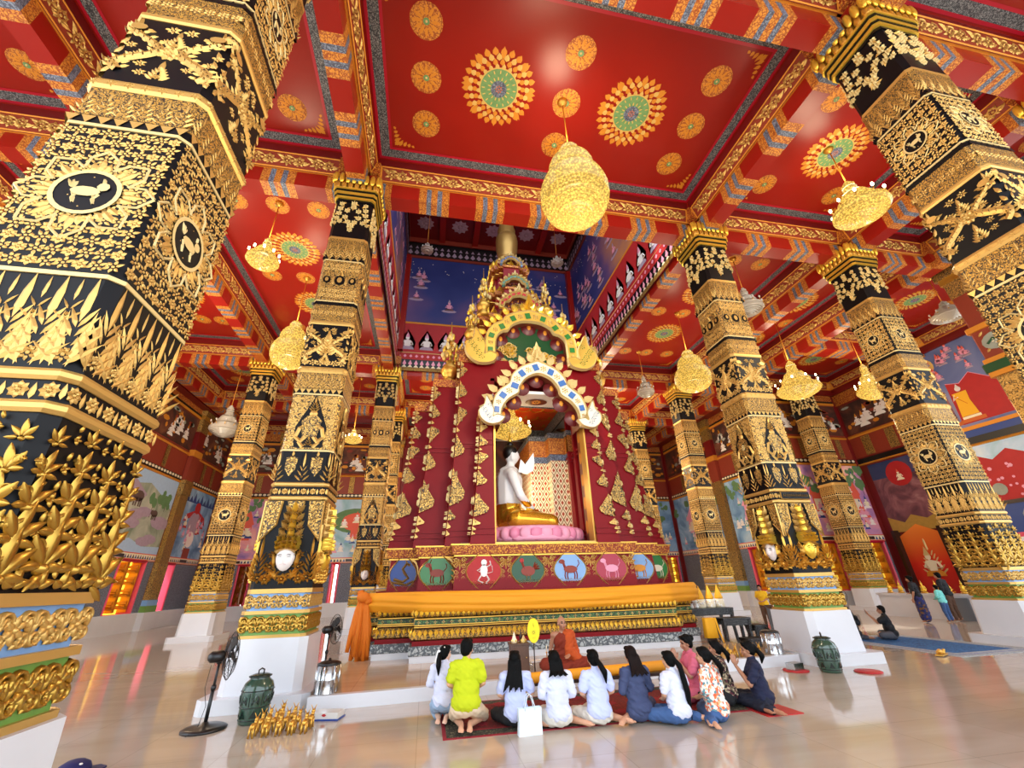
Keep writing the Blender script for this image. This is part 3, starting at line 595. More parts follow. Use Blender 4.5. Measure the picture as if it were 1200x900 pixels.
struct(m,'ceiling_shaft')
# ------------------------------------------------------------ columns
CT=13.56
def col_hw(z): return lerp(.565,.53,min(1,max(0,(z-1.9)/(12.5-1.9))))
CH=.085
def face_map(k,f=col_hw):
    c,s=cos(k*PI/2),sin(k*PI/2)
    def mp(u,v,h):
        d=f(v)+h; uu=u*f(v)/.56
        return (uu*c+d*s, uu*s-d*c, v)     # k=0 faces -y
    return mp
def octo(hw,z,c=CH): return [(x,y,z) for x,y in ((-hw+c,-hw),(hw-c,-hw),(hw,-hw+c),(hw,hw-c),(hw-c,hw),(-hw+c,hw),(-hw,hw-c),(-hw,-hw+c))]
def sect(mb,z0,z1,m,ex=0,f=col_hw): mb.loft([octo(f(z0)+ex,z0),octo(f(z1)+ex,z1)],m)
def moulding(mb,z0,z1,ex,m='gold'): 
    zm=(z0+z1)/2; mb.loft([octo(col_hw(z0)+ex*.4,z0),octo(col_hw(z0)+ex,lerp(z0,z1,.3)),octo(col_hw(z1)+ex,lerp(z0,z1,.7)),octo(col_hw(z1)+ex*.4,z1)],m)
def line(mb,z,m='cream_gold'): sect(mb,z-.02,z+.02,m,.012)
def medallion(mb,v,r,lion=True):
    for k in range(8):
        a=2*PI*k/8; L=r*1.02
        mb.leaf(-sin(a)*r*.62,v+cos(a)*r*.62,L,r*.78,a,'lacquer',.004)
        for sg in (-1,1):
            e=a+sg*.36
            mb.stroke([(-sin(a+sg*.42)*r*.95,v+cos(a+sg*.42)*r*.95),(-sin(a+sg*.26)*r*1.38,v+cos(a+sg*.26)*r*1.38),(-sin(a)*r*1.66,v+cos(a)*r*1.66)],r*.08,'cream_gold',.02)
        for j in (-1,0,1): mb.leaf(-sin(a+j*.16)*r*.8,v+cos(a+j*.16)*r*.8,r*(.62-.2*abs(j)),r*.26,a+j*.2,'gold_leaf',.016)
    mb.disc(0,v,r*.8,'lacquer',.012,24); mb.ring(0,v,r*.72,r*.84,'cream_gold',.018,24)
    # little striding lion
    q=r*.6; G='cream_gold'
    mb.disc(0,v,q*.3,G,.022,10,ru=q*.6); mb.disc(q*.62,v+q*.34,q*.26,G,.024,8); mb.leaf(q*.55,v+q*.5,q*.5,q*.3,.2,G,.03)
    for x,a in ((-.5,.3),(-.3,-.2),(.3,.25),(.55,-.3)): mb.stroke([(x*q,v-q*.1),(x*q+a*q*.6,v-q*.45),(x*q+a*q*.4+q*.1,v-q*.72)],q*.16,G,.024)
    for k in range(3): mb.leaf(-q*.6,v+q*.1,q*(.8-.1*k),q*.24,.5-.35*k,G,.028)
def naga(mb,v0,v1):
    """two scaly serpents winding round a central flower, foliage between"""
    H=v1-v0; G='gold_leaf'
    for sg in (-1,1):
        pts=[(sg*(.29+.17*sin(t*2*PI*1.1+.6)),v0+.16+H*.66*t) for t in [i/30 for i in range(31)]]
        mb.stroke(pts,[.05+.075*sin(PI*min(1,.2+i/30*.8)) for i in range(31)],G,.03)
        for i in range(1,30): 
            u,v=pts[i]; mb.leaf(u+.02*(-1)**i,v-.02,.06,.05,R.uniform(-.3,.3),'gold_fine',.036)
        for i in range(2,30,3):
            u,v=pts[i]; mb.leaf(u+sg*.05,v,.11,.06,-sg*1.1,G,.02,.3); mb.leaf(u-sg*.05,v,.10,.055,sg*1.2,G,.02,-.3)
        u,v=pts[-1]; mb.disc(u-sg*.03,v+.04,.06,G,.035,9,ru=.09); mb.leaf(u-sg*.1,v+.02,.1,.05,sg*1.5,G,.03)
        for k in range(4): mb.leaf(u+sg*.01*k,v+.06,.2-.03*k,.06,-sg*(.1+.4*k),G,.03,-sg*.3)
        for k in range(6): mb.swirl(sg*R.uniform(.03,.5),v0+.1+H*.8*(k+.5)/6,.062,sg,G,.016)
        for k in range(5): mb.leaf(sg*.52,v0+.08+H*.8*k/5,.16,.07,sg*.5,G,.014,.3*sg)
    mb.rosette(0,v0+.5*H,.13,9,G,.03); mb.flame(0,v0+.6*H,.22,.34,G,.02,4); mb.flame(0,v0+.08,.24,.36,G,.02,4); mb.swirl(-.1,v1-.12,.08,1,G,.016); mb.swirl(.1,v1-.12,.08,-1,G,.016)
def yaksha(mb,v0,v1):
    H=v1-v0; V=lambda t:v0+H*t; G='gold_leaf'
    for sg in (-1,1):
        mb.fill(sg*.30 if sg>0 else -.52,.52 if sg>0 else -.30,V(.02),V(.98),.17)
        mb.fill(.16*sg if sg>0 else -.3,.3 if sg>0 else -.16,V(.62),V(.98),.14)
        mb.stroke([(sg*.1,V(.42)),(sg*.24,V(.36)),(sg*.30,V(.2)),(sg*.17,V(.12))],.09,G,.04); mb.swirl(sg*.2,V(.5),.1,sg)
        mb.stroke([(sg*.08,V(.22)),(sg*.2,V(.1)),(sg*.1,V(.02))],.1,G,.035)
    mb.poly([(-.15,V(.2)),(.15,V(.2)),(.22,V(.5)),(.1,V(.6)),(-.1,V(.6)),(-.22,V(.5))],'gold_etched',.03)
    mb.dome(0,V(.64),.1,G,.06,10); mb.flame(0,V(.68),.22,H*.3,G,.05,4); mb.rosette(0,V(.4),.1,8,'cream_gold',.05); mb.flame(0,V(.04),.2,H*.2,G,.05,3)
def shields(mb,v0,v1):
    H=v1-v0
    for u in (-.36,0,.36) if False else (-.26,.26):
        mb.poly([(u-.2,v1-.08),(u+.2,v1-.08),(u+.19,v0+.3*H),(u,v0+.02),(u-.19,v0+.3*H)],'lacquer',.01)
        mb.poly([(u-.12,v1-.22*H),(u+.12,v1-.22*H),(u+.11,v0+.4*H),(u,v0+.16*H),(u-.11,v0+.4*H)],'gold_etched',.02)
        mb.flame(u,v1-.4*H,.2,.42*H,'gold_leaf',.03,3)
        for k in (-1,0,1): mb.disc(u+.06*k,v0+.42*H,.016,'lacquer',.05,6)
    for u in (-.52,0,.52): mb.flame(u,v0,.16,H*.95,'gold_leaf',.02,3)
def faces(mb,v0,v1):
    H=v1-v0; V=lambda t:v0+H*t
    mb.fill(-.5,.5,V(.05),V(.3),.16); mb.fill(-.5,.5,V(.74),V(.95),.15)
    for u,s in ((-.34,.8),(0,1.1),(.34,.8)):
        mb.disc(u,V(.5),.15*s,'lacquer',.015,12,ru=.13*s); mb.disc(u,V(.5),.085*s,'gold_leaf',.03,10,ru=.06*s); mb.flame(u,V(.6),.16*s,.26*s,'gold_leaf',.03,3)
    for u in (-.17,.17): mb.leaf(u,V(.38),.3,.1,0,'gold_leaf',.02)
def garland(mb,v0,v1):
    H=v1-v0; V=lambda t:v0+H*t
    pts=[(0,V(.97),.11),(0,V(.86),.1),(-.17,V(.74),.1),(.17,V(.74),.1),(-.2,V(.55),.1),(.2,V(.55),.1),(-.1,V(.42),.1),(.1,V(.42),.1),(0,V(.32),.13),(0,V(.2),.09),(-.36,V(.92),.09),(.36,V(.92),.09),(-.38,V(.78),.1),(.38,V(.78),.1),(-.4,V(.64),.1),(.4,V(.64),.1),(-.44,V(.5),.09),(.44,V(.5),.09),(-.34,V(.42),.09),(.34,V(.42),.09),(-.48,V(.36),.07),(.48,V(.36),.07)]
    for u,v,r in pts: mb.rosette(u,v,r,6,'cream_gold',.05); mb.leaf(u,v,r*1.6,r*.7,R.uniform(0,6),'gold_leaf',.04)
    mb.flame(0,V(.8),.2,H*.2,'cream_gold',.04,3)
def carved_leaves(mb,v0,v1):
    """climbing vines of carved buds and curls on black"""
    H=v1-v0; V=lambda t:v0+H*t; G='gold_carved'
    for i,u in enumerate((-.45,-.15,.15,.45)):
        for j in range(5):
            t=.05+.2*j+(.07 if i in (1,2) else 0); s=1.08-.16*j; v=V(t); sd=-1 if i<2 else 1
            for a,L,w in ((0,.27,.11),(.62,.22,.10),(-.62,.22,.10),(1.35,.15,.08),(-1.35,.15,.08)): mb.sleaf(u-sin(a)*.02,v+cos(a)*.02,L*s,w*s,a+sd*.12*(j%2),G,.045*s,-.2*a)
            if j<4:
                mb.curl(u+sd*.085*s,v+.12*s,.055*s,sd,G,.035,.03*s,PI/2*(1-sd)); mb.sleaf(u-sd*.05,v-.04,.15*s,.07*s,-sd*2.0,G,.035,.25*sd)
            mb.dome(u,v,.042*s,G,.065*s,10)
    for i,u in enumerate((-.3,0,.3)):
        for j in range(5):
            v=V(.12+.2*j); s=.75-.08*j
            for a in (0,PI/2,PI,-PI/2): mb.sleaf(u,v,.085*s,.06*s,a+.4*(j%2),G,.025)
            mb.sleaf(u,v+.06,.12*s,.05*s,.1,G,.03)
    for u in (-.5,-.3,-.1,.1,.3,.5):
        for a in (0,1.2,-1.2): mb.sleaf(u,V(.015),.11,.07,a,G,.035)
def carved_scroll(mb,v0,v1,n=4,top='gold_carved'):
    H=v1-v0; vc=(v0+v1)/2; W=1.12/n
    for k in range(n):
        u=lerp(-.56,.56,(k+.5)/n)
        for a in range(6): mb.sleaf(u,vc,H*.34,H*.26,a*PI/3,top,.035)
        mb.dome(u,vc,H*.11,top,.055,8)
        for sg in (-1,1):
            mb.curl(u+sg*W*.33,vc+H*.20,H*.22,-sg,top,.04,H*.14,PI/2*(1+sg)); mb.curl(u+sg*W*.33,vc-H*.22,H*.20,sg,top,.04,H*.13,PI/2*(1+sg))
            mb.sleaf(u+sg*W*.46,vc-H*.1,H*.4,H*.18,sg*.3,top,.035); mb.sleaf(u+sg*W*.12,vc-H*.42,H*.3,H*.16,-sg*.8,top,.03)
def hang(mb,v0,v1,side=True):
    H=v1-v0
    for u,wd,t in ((-.56,.30,0),(.56,.30,0),(0,.16,.62)):
        pts=[(u-wd,v1),(u+wd,v1),(u+wd*.85,v0+H*(t+.4*(1-t))),(u,v0+H*t),(u-wd*.85,v0+H*(t+.4*(1-t)))]
        pts=[(max(-.56,min(.56,a)),b) for a,b in pts]; mb.poly(pts,'gold_etched',.03); mb.stroke(pts[1:]+[],.04,'gold_leaf',.05)
    mb.fill(-.5,-.3,v0+H*.4,v1,.15,'gold_leaf',.05); mb.fill(.3,.5,v0+H*.4,v1,.15,'gold_leaf',.05)
def crown_head(parent,k,skin):
    f0=face_map(k); hd=MB(lambda u,v,h:f0(u*1.55,2.42+(v-2.62)*1.5,h*1.3)); v=2.62
    ring=[]
    # face: an oval modelled in low relief
    n,rr=16,7; vs=[]; fs=[]
    prof=lambda a,t:(.115*t*sin(a)*(1-.12*max(0,-cos(a))),.155*t*cos(a))
    for i in range(rr+1):
        t=i/rr
        for j in range(n):
            u,w=prof(2*PI*j/n,t); z=.10*math.sqrt(max(0,1-t*t*.96))
            if abs(u)<.03 and -.05<w<.05: z+=.022*(1-abs(u)/.03)                       # nose
            if .028<abs(u)<.075 and .0<w<.05: z-=.012                                     # eyes
            if abs(u)<.045 and -.085<w<-.055: z+=.010                                     # lips
            vs.append((u,v+w,z+.01))
    for i in range(rr):
        for j in range(n): fs.append((i*n+j,i*n+(j+1)%n,(i+1)*n+(j+1)%n,(i+1)*n+j))
    hd.add(vs,fs,skin,True)
    for sg in (-1,1):
        hd.stroke([(sg*.022,v+.036),(sg*.05,v+.052),(sg*.08,v+.036)],.010,'dark_wood',.112); hd.stroke([(sg*.028,v+.016),(sg*.05,v+.024),(sg*.075,v+.014)],.010,'black',.105)
        hd.leaf(sg*.125,v-.13,.26,.08,-sg*.1,'gold',.07); hd.swirl(sg*.17,v-.1,.08,sg,'gold',.06); hd.swirl(sg*.16,v+.05,.06,-sg,'gold',.06)
    hd.stroke([(-.035,v-.075),(0,v-.068),(.035,v-.075)],.014,'crimson',.112)
    for t,wd,m in ((.10,.125,'gold_leaf'),(.15,.135,'gold_bright'),(.20,.115,'gold_leaf')):
        hd.stroke([(-wd,v+t-.02),(-wd*.5,v+t+.01),(0,v+t+.02),(wd*.5,v+t+.01),(wd,v+t-.02)],.055,m,.12)
        for q in (-1,-.5,0,.5,1): hd.leaf(q*wd*.9,v+t,.09,.05,-q*.3,'gold_bright',.15)
    for k2 in range(4):
        z=v+.26+k2*.105; s=.15*(1-.16*k2)
        for sg in (-1,1): hd.leaf(sg*s*.45,z,.15,.09,-sg*.45,'gold_leaf',.08,.3*sg); hd.swirl(sg*s*.75,z+.02,.05,sg,'gold_leaf',.06)
        hd.leaf(0,z-.02,.2,.12,0,'gold_bright',.12); hd.rosette(0,z,.04,6,'gold_leaf',.14)
    hd.leaf(0,v+.54,.24,.06,0,'gold',.06)
    o=hd.build('crowned_head',parent)
    if skin=='skin_white': o['label']='white crowned face in gold frame'
    return o
def make_column(kind):
    root=empty('gilded_column')
    # plinth
    m=MB()
    def oc(hw,z,c=.12): return octo(hw,z,c)
    m.loft([oc(.9,0),oc(.9,.22)],'white_marble'); m.loft([oc(.69,.22,.13),oc(.66,1.06,.13)],'white_marble'); m.build('plinth',root)
    # enamelled base
    m=MB(); fm=lambda z:.535
    for z0,z1,ex,mm in ((1.05,1.11,.07,'gold_leaf'),(1.11,1.45,.03,'leaf_green'),(1.45,1.51,.07,'gold_leaf'),(1.51,1.80,.015,'sky_enamel'),(1.80,1.88,.05,'gold_leaf')): sect(m,z0,z1,mm,ex,fm)
    for k in range(4):
        m.mp=face_map(k,lambda z:.565); carved_scroll(m,1.13,1.44,4); m.mp=face_map(k,lambda z:.55); carved_scroll(m,1.53,1.79,4,'gold_leaf')
        m.mp=None
    m.build('base_moulding',root)
    # shaft
    m=MB(); sect(m,1.88,12.5,'lacquer'); s0,s1,zl=(3.02,3.36,4.22) if kind=='A' else (3.56,3.94,4.65)
    sect(m,6.17,6.6,'gold_fine',.008); sect(m,8.12,8.62,'gold_fine',.008); sect(m,10.16,10.95,'gold_fine',.006)
    moulding(m,s0,s0+.09,.03,'gold_leaf'); moulding(m,s1-.09,s1,.03,'gold_leaf'); moulding(m,6.6,6.76,.03,'gold_leaf'); moulding(m,8.0,8.12,.025,'gold_leaf')
    for z in (zl,6.03,8.75,10.15): line(m,z)
    sect(m,10.95,11.03,'gold_leaf',.012)
    if kind=='B': sect(m,4.68,6.0,'gold_etched',.003); sect(m,8.77,10.13,'gold_etched',.004)
    for k in range(4):
        m.mp=face_map(k); sm=(s0+s1)/2
        for j in range(6): m.rosette(-.47+j*.188,sm,.07,8,'gold_leaf',.015); m.leaf(-.38+j*.188,sm-.07,.13,.05,0,'gold_leaf',.012)
        if kind=='A':
            carved_leaves(m,1.9,s0-.03)
            for j in range(5):
                u=-.44+j*.22; m.flame(u,s1+.02,.22,.82,'gold_leaf',.016,5); m.swirl(u,s1+.12,.07,1,'gold_leaf',.016); m.leaf(u-.05,s1+.02,.5,.07,.12,'gold_leaf',.014,.2); m.leaf(u+.05,s1+.02,.5,.07,-.12,'gold_leaf',.014,-.2)
                if j<4: m.flame(u+.11,s1+.42,.1,.4,'gold_leaf',.012,2); m.leaf(u+.11,s1+.03,.4,.06,0,'gold_leaf',.012)
            m.fill(-.54,.54,zl+.05,6.0,.125); medallion(m,5.13,.33)
        else:
            hang(m,2.75,3.54)
            for u in (-.47,.47): m.flame(u,2.0,.2,.85,'gold',.05,5)
            for u in (-.3,0,.3): m.rosette(u,2.05,.11,7,'gold',.06)
            for sg in (-1,1): m.swirl(sg*.16,2.13,.12,sg,'gold',.06); m.swirl(sg*.44,2.08,.12,-sg,'gold',.06); m.leaf(sg*.1,2.05,.3,.12,-sg*.8,'gold',.05)
            shields(m,3.96,4.63); m.poly([(-.3,4.72),(.3,4.72),(.34,5.2),(0,6.0),(-.34,5.2)],'lacquer',.012); yaksha(m,4.7,6.0)
        for j in range(8):
            u=-.49+j*.14; m.poly([(u-.065,6.16),(u+.065,6.16),(u,6.05)],'gold_leaf',.01)
        for j in range(6): m.flame(-.45+j*.18,6.18,.17,.40,'gold_leaf',.014,3); 
        for j in range(7): m.rosette(-.48+j*.16,6.68,.06,6,'gold_leaf',.04)
        if kind=='A': naga(m,6.8,7.98)
        else:
            naga(m,6.8,7.98); m.flame(0,7.1,.5,.7,'gold_leaf',.03,5); m.fill(-.52,.52,6.78,7.0,.16)
        for j in range(7): m.rosette(-.48+j*.16,8.38,.085,6,'gold_leaf',.016)
        for j in range(8): u=-.49+j*.14; m.poly([(u-.06,8.62),(u+.06,8.62),(u,8.74)],'lacquer',.012)
        if kind=='A':
            m.fill(-.53,.53,8.8,10.12,.15); medallion(m,9.45,.26)
        else: faces(m,8.8,10.12)
        for j in range(5):
            u=-.44+j*.22; m.flame(u,10.2,.2,.62,'gold_leaf',.014,4)
        for j in range(6): u=-.5+j*.2; m.poly([(u-.08,10.17),(u+.08,10.17),(u,10.36)],'lacquer',.012)
        garland(m,11.06,12.48)
        m.mp=None
    sh=m.build('shaft',root)
    if kind=='B':
        for k in range(4): crown_head(root,k,'skin_white' if k%2==0 else 'gold_bright')
    # capital
    m=MB(); sect(m,12.48,12.56,'lacquer',.03); sect(m,12.56,12.65,'gold_bright',.07); sect(m,12.65,12.71,'lacquer',.085); sect(m,12.71,12.82,'gold_bright',.10); sect(m,12.82,12.89,'lacquer',.115); sect(m,12.89,12.96,'gold_bright',.14); sect(m,12.96,13.5,'gold',.05)
    for k in range(4):
        c,s=cos(k*PI/2),sin(k*PI/2)
        for row,(z,hw,n,rz) in enumerate(((13.1,.62,7,.17),(13.33,.69,8,.22))):
            for j in range(n):
                u=lerp(-hw+.06,hw-.06,j/(n-1)); d=hw; x,y=u*c+d*s,u*s-d*c
                m.ell((x,y,z),(.085*abs(c)+.055*abs(s),.085*abs(s)+.055*abs(c),rz),'gold_bright' if row else 'gold',8,6)
    m.build('capital',root)
    return root
colA=make_column('A'); colB=make_column('B')
def put(src,x,y,label,first=False):
    o=src if first else copy_tree(src); o.location=(x,y,0); tag(o,label,'column','gilded columns of the hall'); return o
put(colA,-3.2,3.82,'gilded black column standing closest to the camera, carved leaves low on it',True)
put(colB,-2.78,10.23,'gilded column with a white crowned face, beside the green jar and black fan',True)
RC=put(colB,9.47,10.23,'gilded column behind the dark green jar with the red mat, gold crowned face in light'); RC.rotation_euler=(0,0,PI/2)
m=MB(face_map(3)); m.rect(-.36,3.66,.5,3.84,'lacquer',.05); m.stroke([(-.36,3.66),(.5,3.66),(.5,3.84),(-.36,3.84),(-.36,3.66)],.015,'gold_leaf',.055)
for k in range(16):
    u=-.3+.048*k; m.stroke([(u,3.71),(u+.012,3.77),(u+.03,3.72),(u+.03,3.79)],.010,'gold_leaf',.056)
q=m.build('name_plaque',RC); q['label']='black plaque with a line of small gold script'
put(colA,9.53,3.68,'gilded column with its foot outside the picture and naga panel high up')
put(colA,16.1,10.23,'gilded column rising beyond the blue carpet and standing visitors')
put(colA,-9.5,23.0,'gilded column between the elephant mural and the white-faced column, dark below')
put(colB,-2.85,23.0,'gilded column just behind the saffron cloth knot of the shrine')
put(colA,-2.85,29.5,'slim distant gilded column half hidden behind the shrine corner near the cloth knot')
put(colA,16.1,23.0,'gilded column behind the black altar tables and yellow offering cones')
put(colA,16.05,29.5,'furthest gilded column seen past the red shrine body, next to blue murals')
put(colA,24.1,21.4,'gilded column in the side wing before two pink windows, lit yellow at its top')
put(colA,16.2,3.68,'gilded column of which only capital petals enter the picture corner')
# ------------------------------------------------------------ the shrine
KX,KY=3.33,16.8
SH=empty('shrine',(KX,KY,.14),0,'towering red lacquer shrine with gilded ornament, tiered spire and arched niche','shrine')
def redent(st,z):
    q=[]
    for i,(a,b) in enumerate(st):
        q.append((a,b))
        if i+1<len(st): q.append((a,st[i+1][1]))
    # first quadrant runs from the front projection outwards
    full=[(x,-y) for x,y in q]
    full=[(x,-y) for x,y in q]+[(x,y) for x,y in q[::-1]]+[(-x,y) for x,y in q]+[(-x,-y) for x,y in q[::-1]]
    return [(x,y,z) for x,y in full]
def off(st,e): return [(a+e,b+e) for a,b in st]
def rl(mb,st,levels,m,**k): mb.loft([redent(off(st,e),z) for z,e in levels],m,**k)
S0=[(3.5,4.75),(4.45,3.95),(4.75,3.2)]
m=MB(); rl(m,S0,[(-.14,.12),(.2,.12)],'white_marble'); rl(m,S0,[(.2,.14),(.22,.15),(.4,.15),(.4,.05)],'stone_blue'); m.build('plinth',SH)
m=MB(); rl(m,S0,[(.4,.08),(.5,.08),(.5,-.05),(1.6,-.05),(1.6,-.3)],'red_lacquer')
rl(m,S0,[(.5,.02),(.54,.12),(.62,.13),(.74,.02),(.76,-.05)],'gold_etched'); rl(m,S0,[(.84,0),(.84,.04),(.94,.04),(.94,0)],'green_lotus'); rl(m,S0,[(.98,-.02),(1.02,.06),(1.1,.09),(1.16,.02),(1.2,-.04)],'gold_etched')
for z in (.78,.82,.955): rl(m,S0,[(z,.05),(z+.02,.05)],'gold')
def along(st,step):
    """points and headings round the front and sides of a stepped plan"""
    r=[(p[0],p[1]) for p in redent(st,0)]; n=len(r); out=[]
    for i in range(n):
        a,b=r[i],r[(i+1)%n]; L=math.hypot(b[0]-a[0],b[1]-a[1])
        if L<.05 or (a[1]+b[1])/2>2: continue
        k=max(1,int(L/step)); dx,dy=(b[0]-a[0])/L,(b[1]-a[1])/L
        for j in range(k): t=(j+.5)/k; out.append((lerp(a[0],b[0],t),lerp(a[1],b[1],t),dx,dy))
    return out
for st_off,z,h,mm in ((.10,.52,.22,'gold_bright'),(.08,1.0,.17,'gold_bright')):
    for x,y,dx,dy in along(off(S0,st_off),.13):
        m.mp=lambda u,v,hh,x=x,y=y,dx=dx,dy=dy:(x+dx*u+dy*hh,y+dy*u-dx*hh,v)
        m.leaf(0,z+h,h,.12,PI,mm,.05)
for x,y,dx,dy in along(off(S0,.045),.2):
    m.mp=lambda u,v,hh,x=x,y=y,dx=dx,dy=dy:(x+dx*u+dy*hh,y+dy*u-dx*hh,v); m.rosette(0,.89,.045,4,'cream_gold',.02)
m.mp=None
etched('green_lotus','4f7a3f','1f2f18',14,.14,.4,0); m.build('base_moulding',SH)
# zodiac band
S1=[(2.55,4.55),(3.5,4.0),(4.35,3.3)]
m=MB(); rl(m,S1,[(1.2,.1),(1.58,.06),(2.45,0)],'red_lacquer'); rl(m,S1,[(2.45,.02),(2.45,.1),(2.68,.14),(2.68,-.2)],'gold_red'); rl(m,S1,[(2.40,.06),(2.44,.06)],'gold'); rl(m,S1,[(2.68,.16),(2.72,.16)],'gold')
pmF=lambda yy:(lambda u,v,h:(u,-yy-h,v))
m.mp=pmF(4.56)
for u in (-2.45,-1.19,.03,1.26,2.42):
    for sg in (-1,1): m.swirl(u+sg*.07,1.8,.12,sg,'gold_leaf',.03); m.swirl(u+sg*.07,2.25,.12,-sg,'gold_leaf',.03)
    m.flame(u,1.72,.2,.6,'gold_leaf',.03,4)
    for k in range(5):
        for sg in (-1,1): m.curl(u+sg*.1,1.72+k*.15,.065,sg*(-1)**k,'gold_leaf',.03,.03); m.leaf(u+sg*.15,1.75+k*.14,.12,.05,-sg*.9,'gold_leaf',.03)
for yy,us in ((4.01,(-2.75,2.75)),(3.31,(-3.75,3.75))):
    m.mp=pmF(yy)
    for u in us: m.ring(u,2.03,.33,.4,'gold_leaf',.02,14,e=.5); m.flame(u,1.75,.2,.55,'gold_leaf',.03,3)
m.mp=None; m.build('zodiac_band',SH)
def animal(mb,v,kind,c):
    B=lambda x,y,rx,ry,m=c:mb.disc(x,v+y,ry,m,.05,10,ru=rx)
    S=lambda p,w,m=c:mb.stroke([(x,v+y) for x,y in p],w,m,.06)
    if kind=='naga': S([(-.25,-.12),(0,-.2),(.15,-.1),(.05,.02),(-.02,.15),(.08,.28),(.18,.24)],.11); S([(-.3,-.2),(.1,-.27),(.3,-.18)],.08); mb.leaf(.1,v+.26,.14,.1,.4,'gold_leaf',.07)
    elif kind=='monkey': B(0,.02,.1,.16); B(0,.22,.08,.08); S([(-.06,-.08),(-.16,-.22),(-.02,-.28)],.06); S([(.06,-.08),(.14,-.2),(.06,-.3)],.06); S([(-.06,.1),(-.18,.02),(-.08,-.02)],.05); S([(.06,.1),(.19,.16),(.16,.26)],.05); S([(.06,-.06),(.24,-.02),(.22,.14)],.03)
    elif kind=='rooster': B(.0,-.02,.2,.13); S([(-.1,.04),(-.16,.2),(-.14,.25)],.09); B(-.17,.25,.06,.06,'crimson'); 
    else:
        B(0,0,.2,.1); S([(-.15,.03),(-.2,.18),(-.24,.22)],.1); B(-.24,.2,.09,.06)
        for x in (-.15,-.08,.1,.17): S([(x,-.05),(x+.02*(1 if x>0 else -1),-.16),(x,-.25)],.05)
        S([(.19,.04),(.27,.14),(.24,.24)],.035)
        if kind=='deer':
            S([(-.22,.22),(-.16,.34)],.03); S([(-.26,.24),(-.3,.34)],.03)
    if kind=='rooster':
        for k in range(4): mb.leaf(.14,v+.02,.26,.1,-.4-.35*k,c,.06)
        for x in (-.04,.06): S([(x,-.1),(x,-.24)],.03,'gold_leaf')
    for k in range(5): mb.swirl(-.28+.14*k,v-.28,.08,1 if k%2 else -1,'gold_leaf',.06)
for yy,u,g,kind,c in ((4.57,-1.8,'crimson','monkey','white_paint'),(4.57,-.58,'deep_green','rooster','terracotta'),(4.57,.64,'sky_enamel','dog','terracotta'),(4.57,1.87,'rose_red','pig','rose'),(4.02,-3.04,'green_enamel','deer','terracotta'),(4.02,3.0,'sky_enamel','horse','gold_paint'),(3.32,-3.98,'deep_blue','naga','dark_gold'),(3.32,3.95,'green_enamel','goat','cream')):
    if g=='rose_red' and g not in MATS: mat('rose_red','a8344a',.5)
    if c=='dark_gold' and c not in MATS: mat('dark_gold','7a5a22',.5)
    m=MB(lambda u_,v_,h,u=u,yy=yy:(u+u_,-yy-h,v_)); v=2.02; q=[]
    for k in range(24):
        a=2*PI*k/24; r=.44*(1+.06*cos(4*a)+.03*abs(cos(2*a)))*(1 if abs(yy-3.32)>.1 else 1); q.append((r*cos(a)*(.8 if abs(yy-3.32)<.1 else 1),v+r*sin(a)))
    m.poly(q,g,.03); m.stroke(q+q[:1],.05,'gold_leaf',.06)
    o=m.build('zodiac_medallion',SH); m=MB(m.mp); animal(m,v,kind,c); m.build('animal_relief',o); o['label']='oval medallion with '+{'monkey':'white monkey on red','rooster':'rooster on green','dog':'brown dog on blue','pig':'pink pig on red','deer':'brown deer on green','horse':'tawny horse on blue','naga':'coiled serpent on blue','goat':'pale goat on green'}[kind]
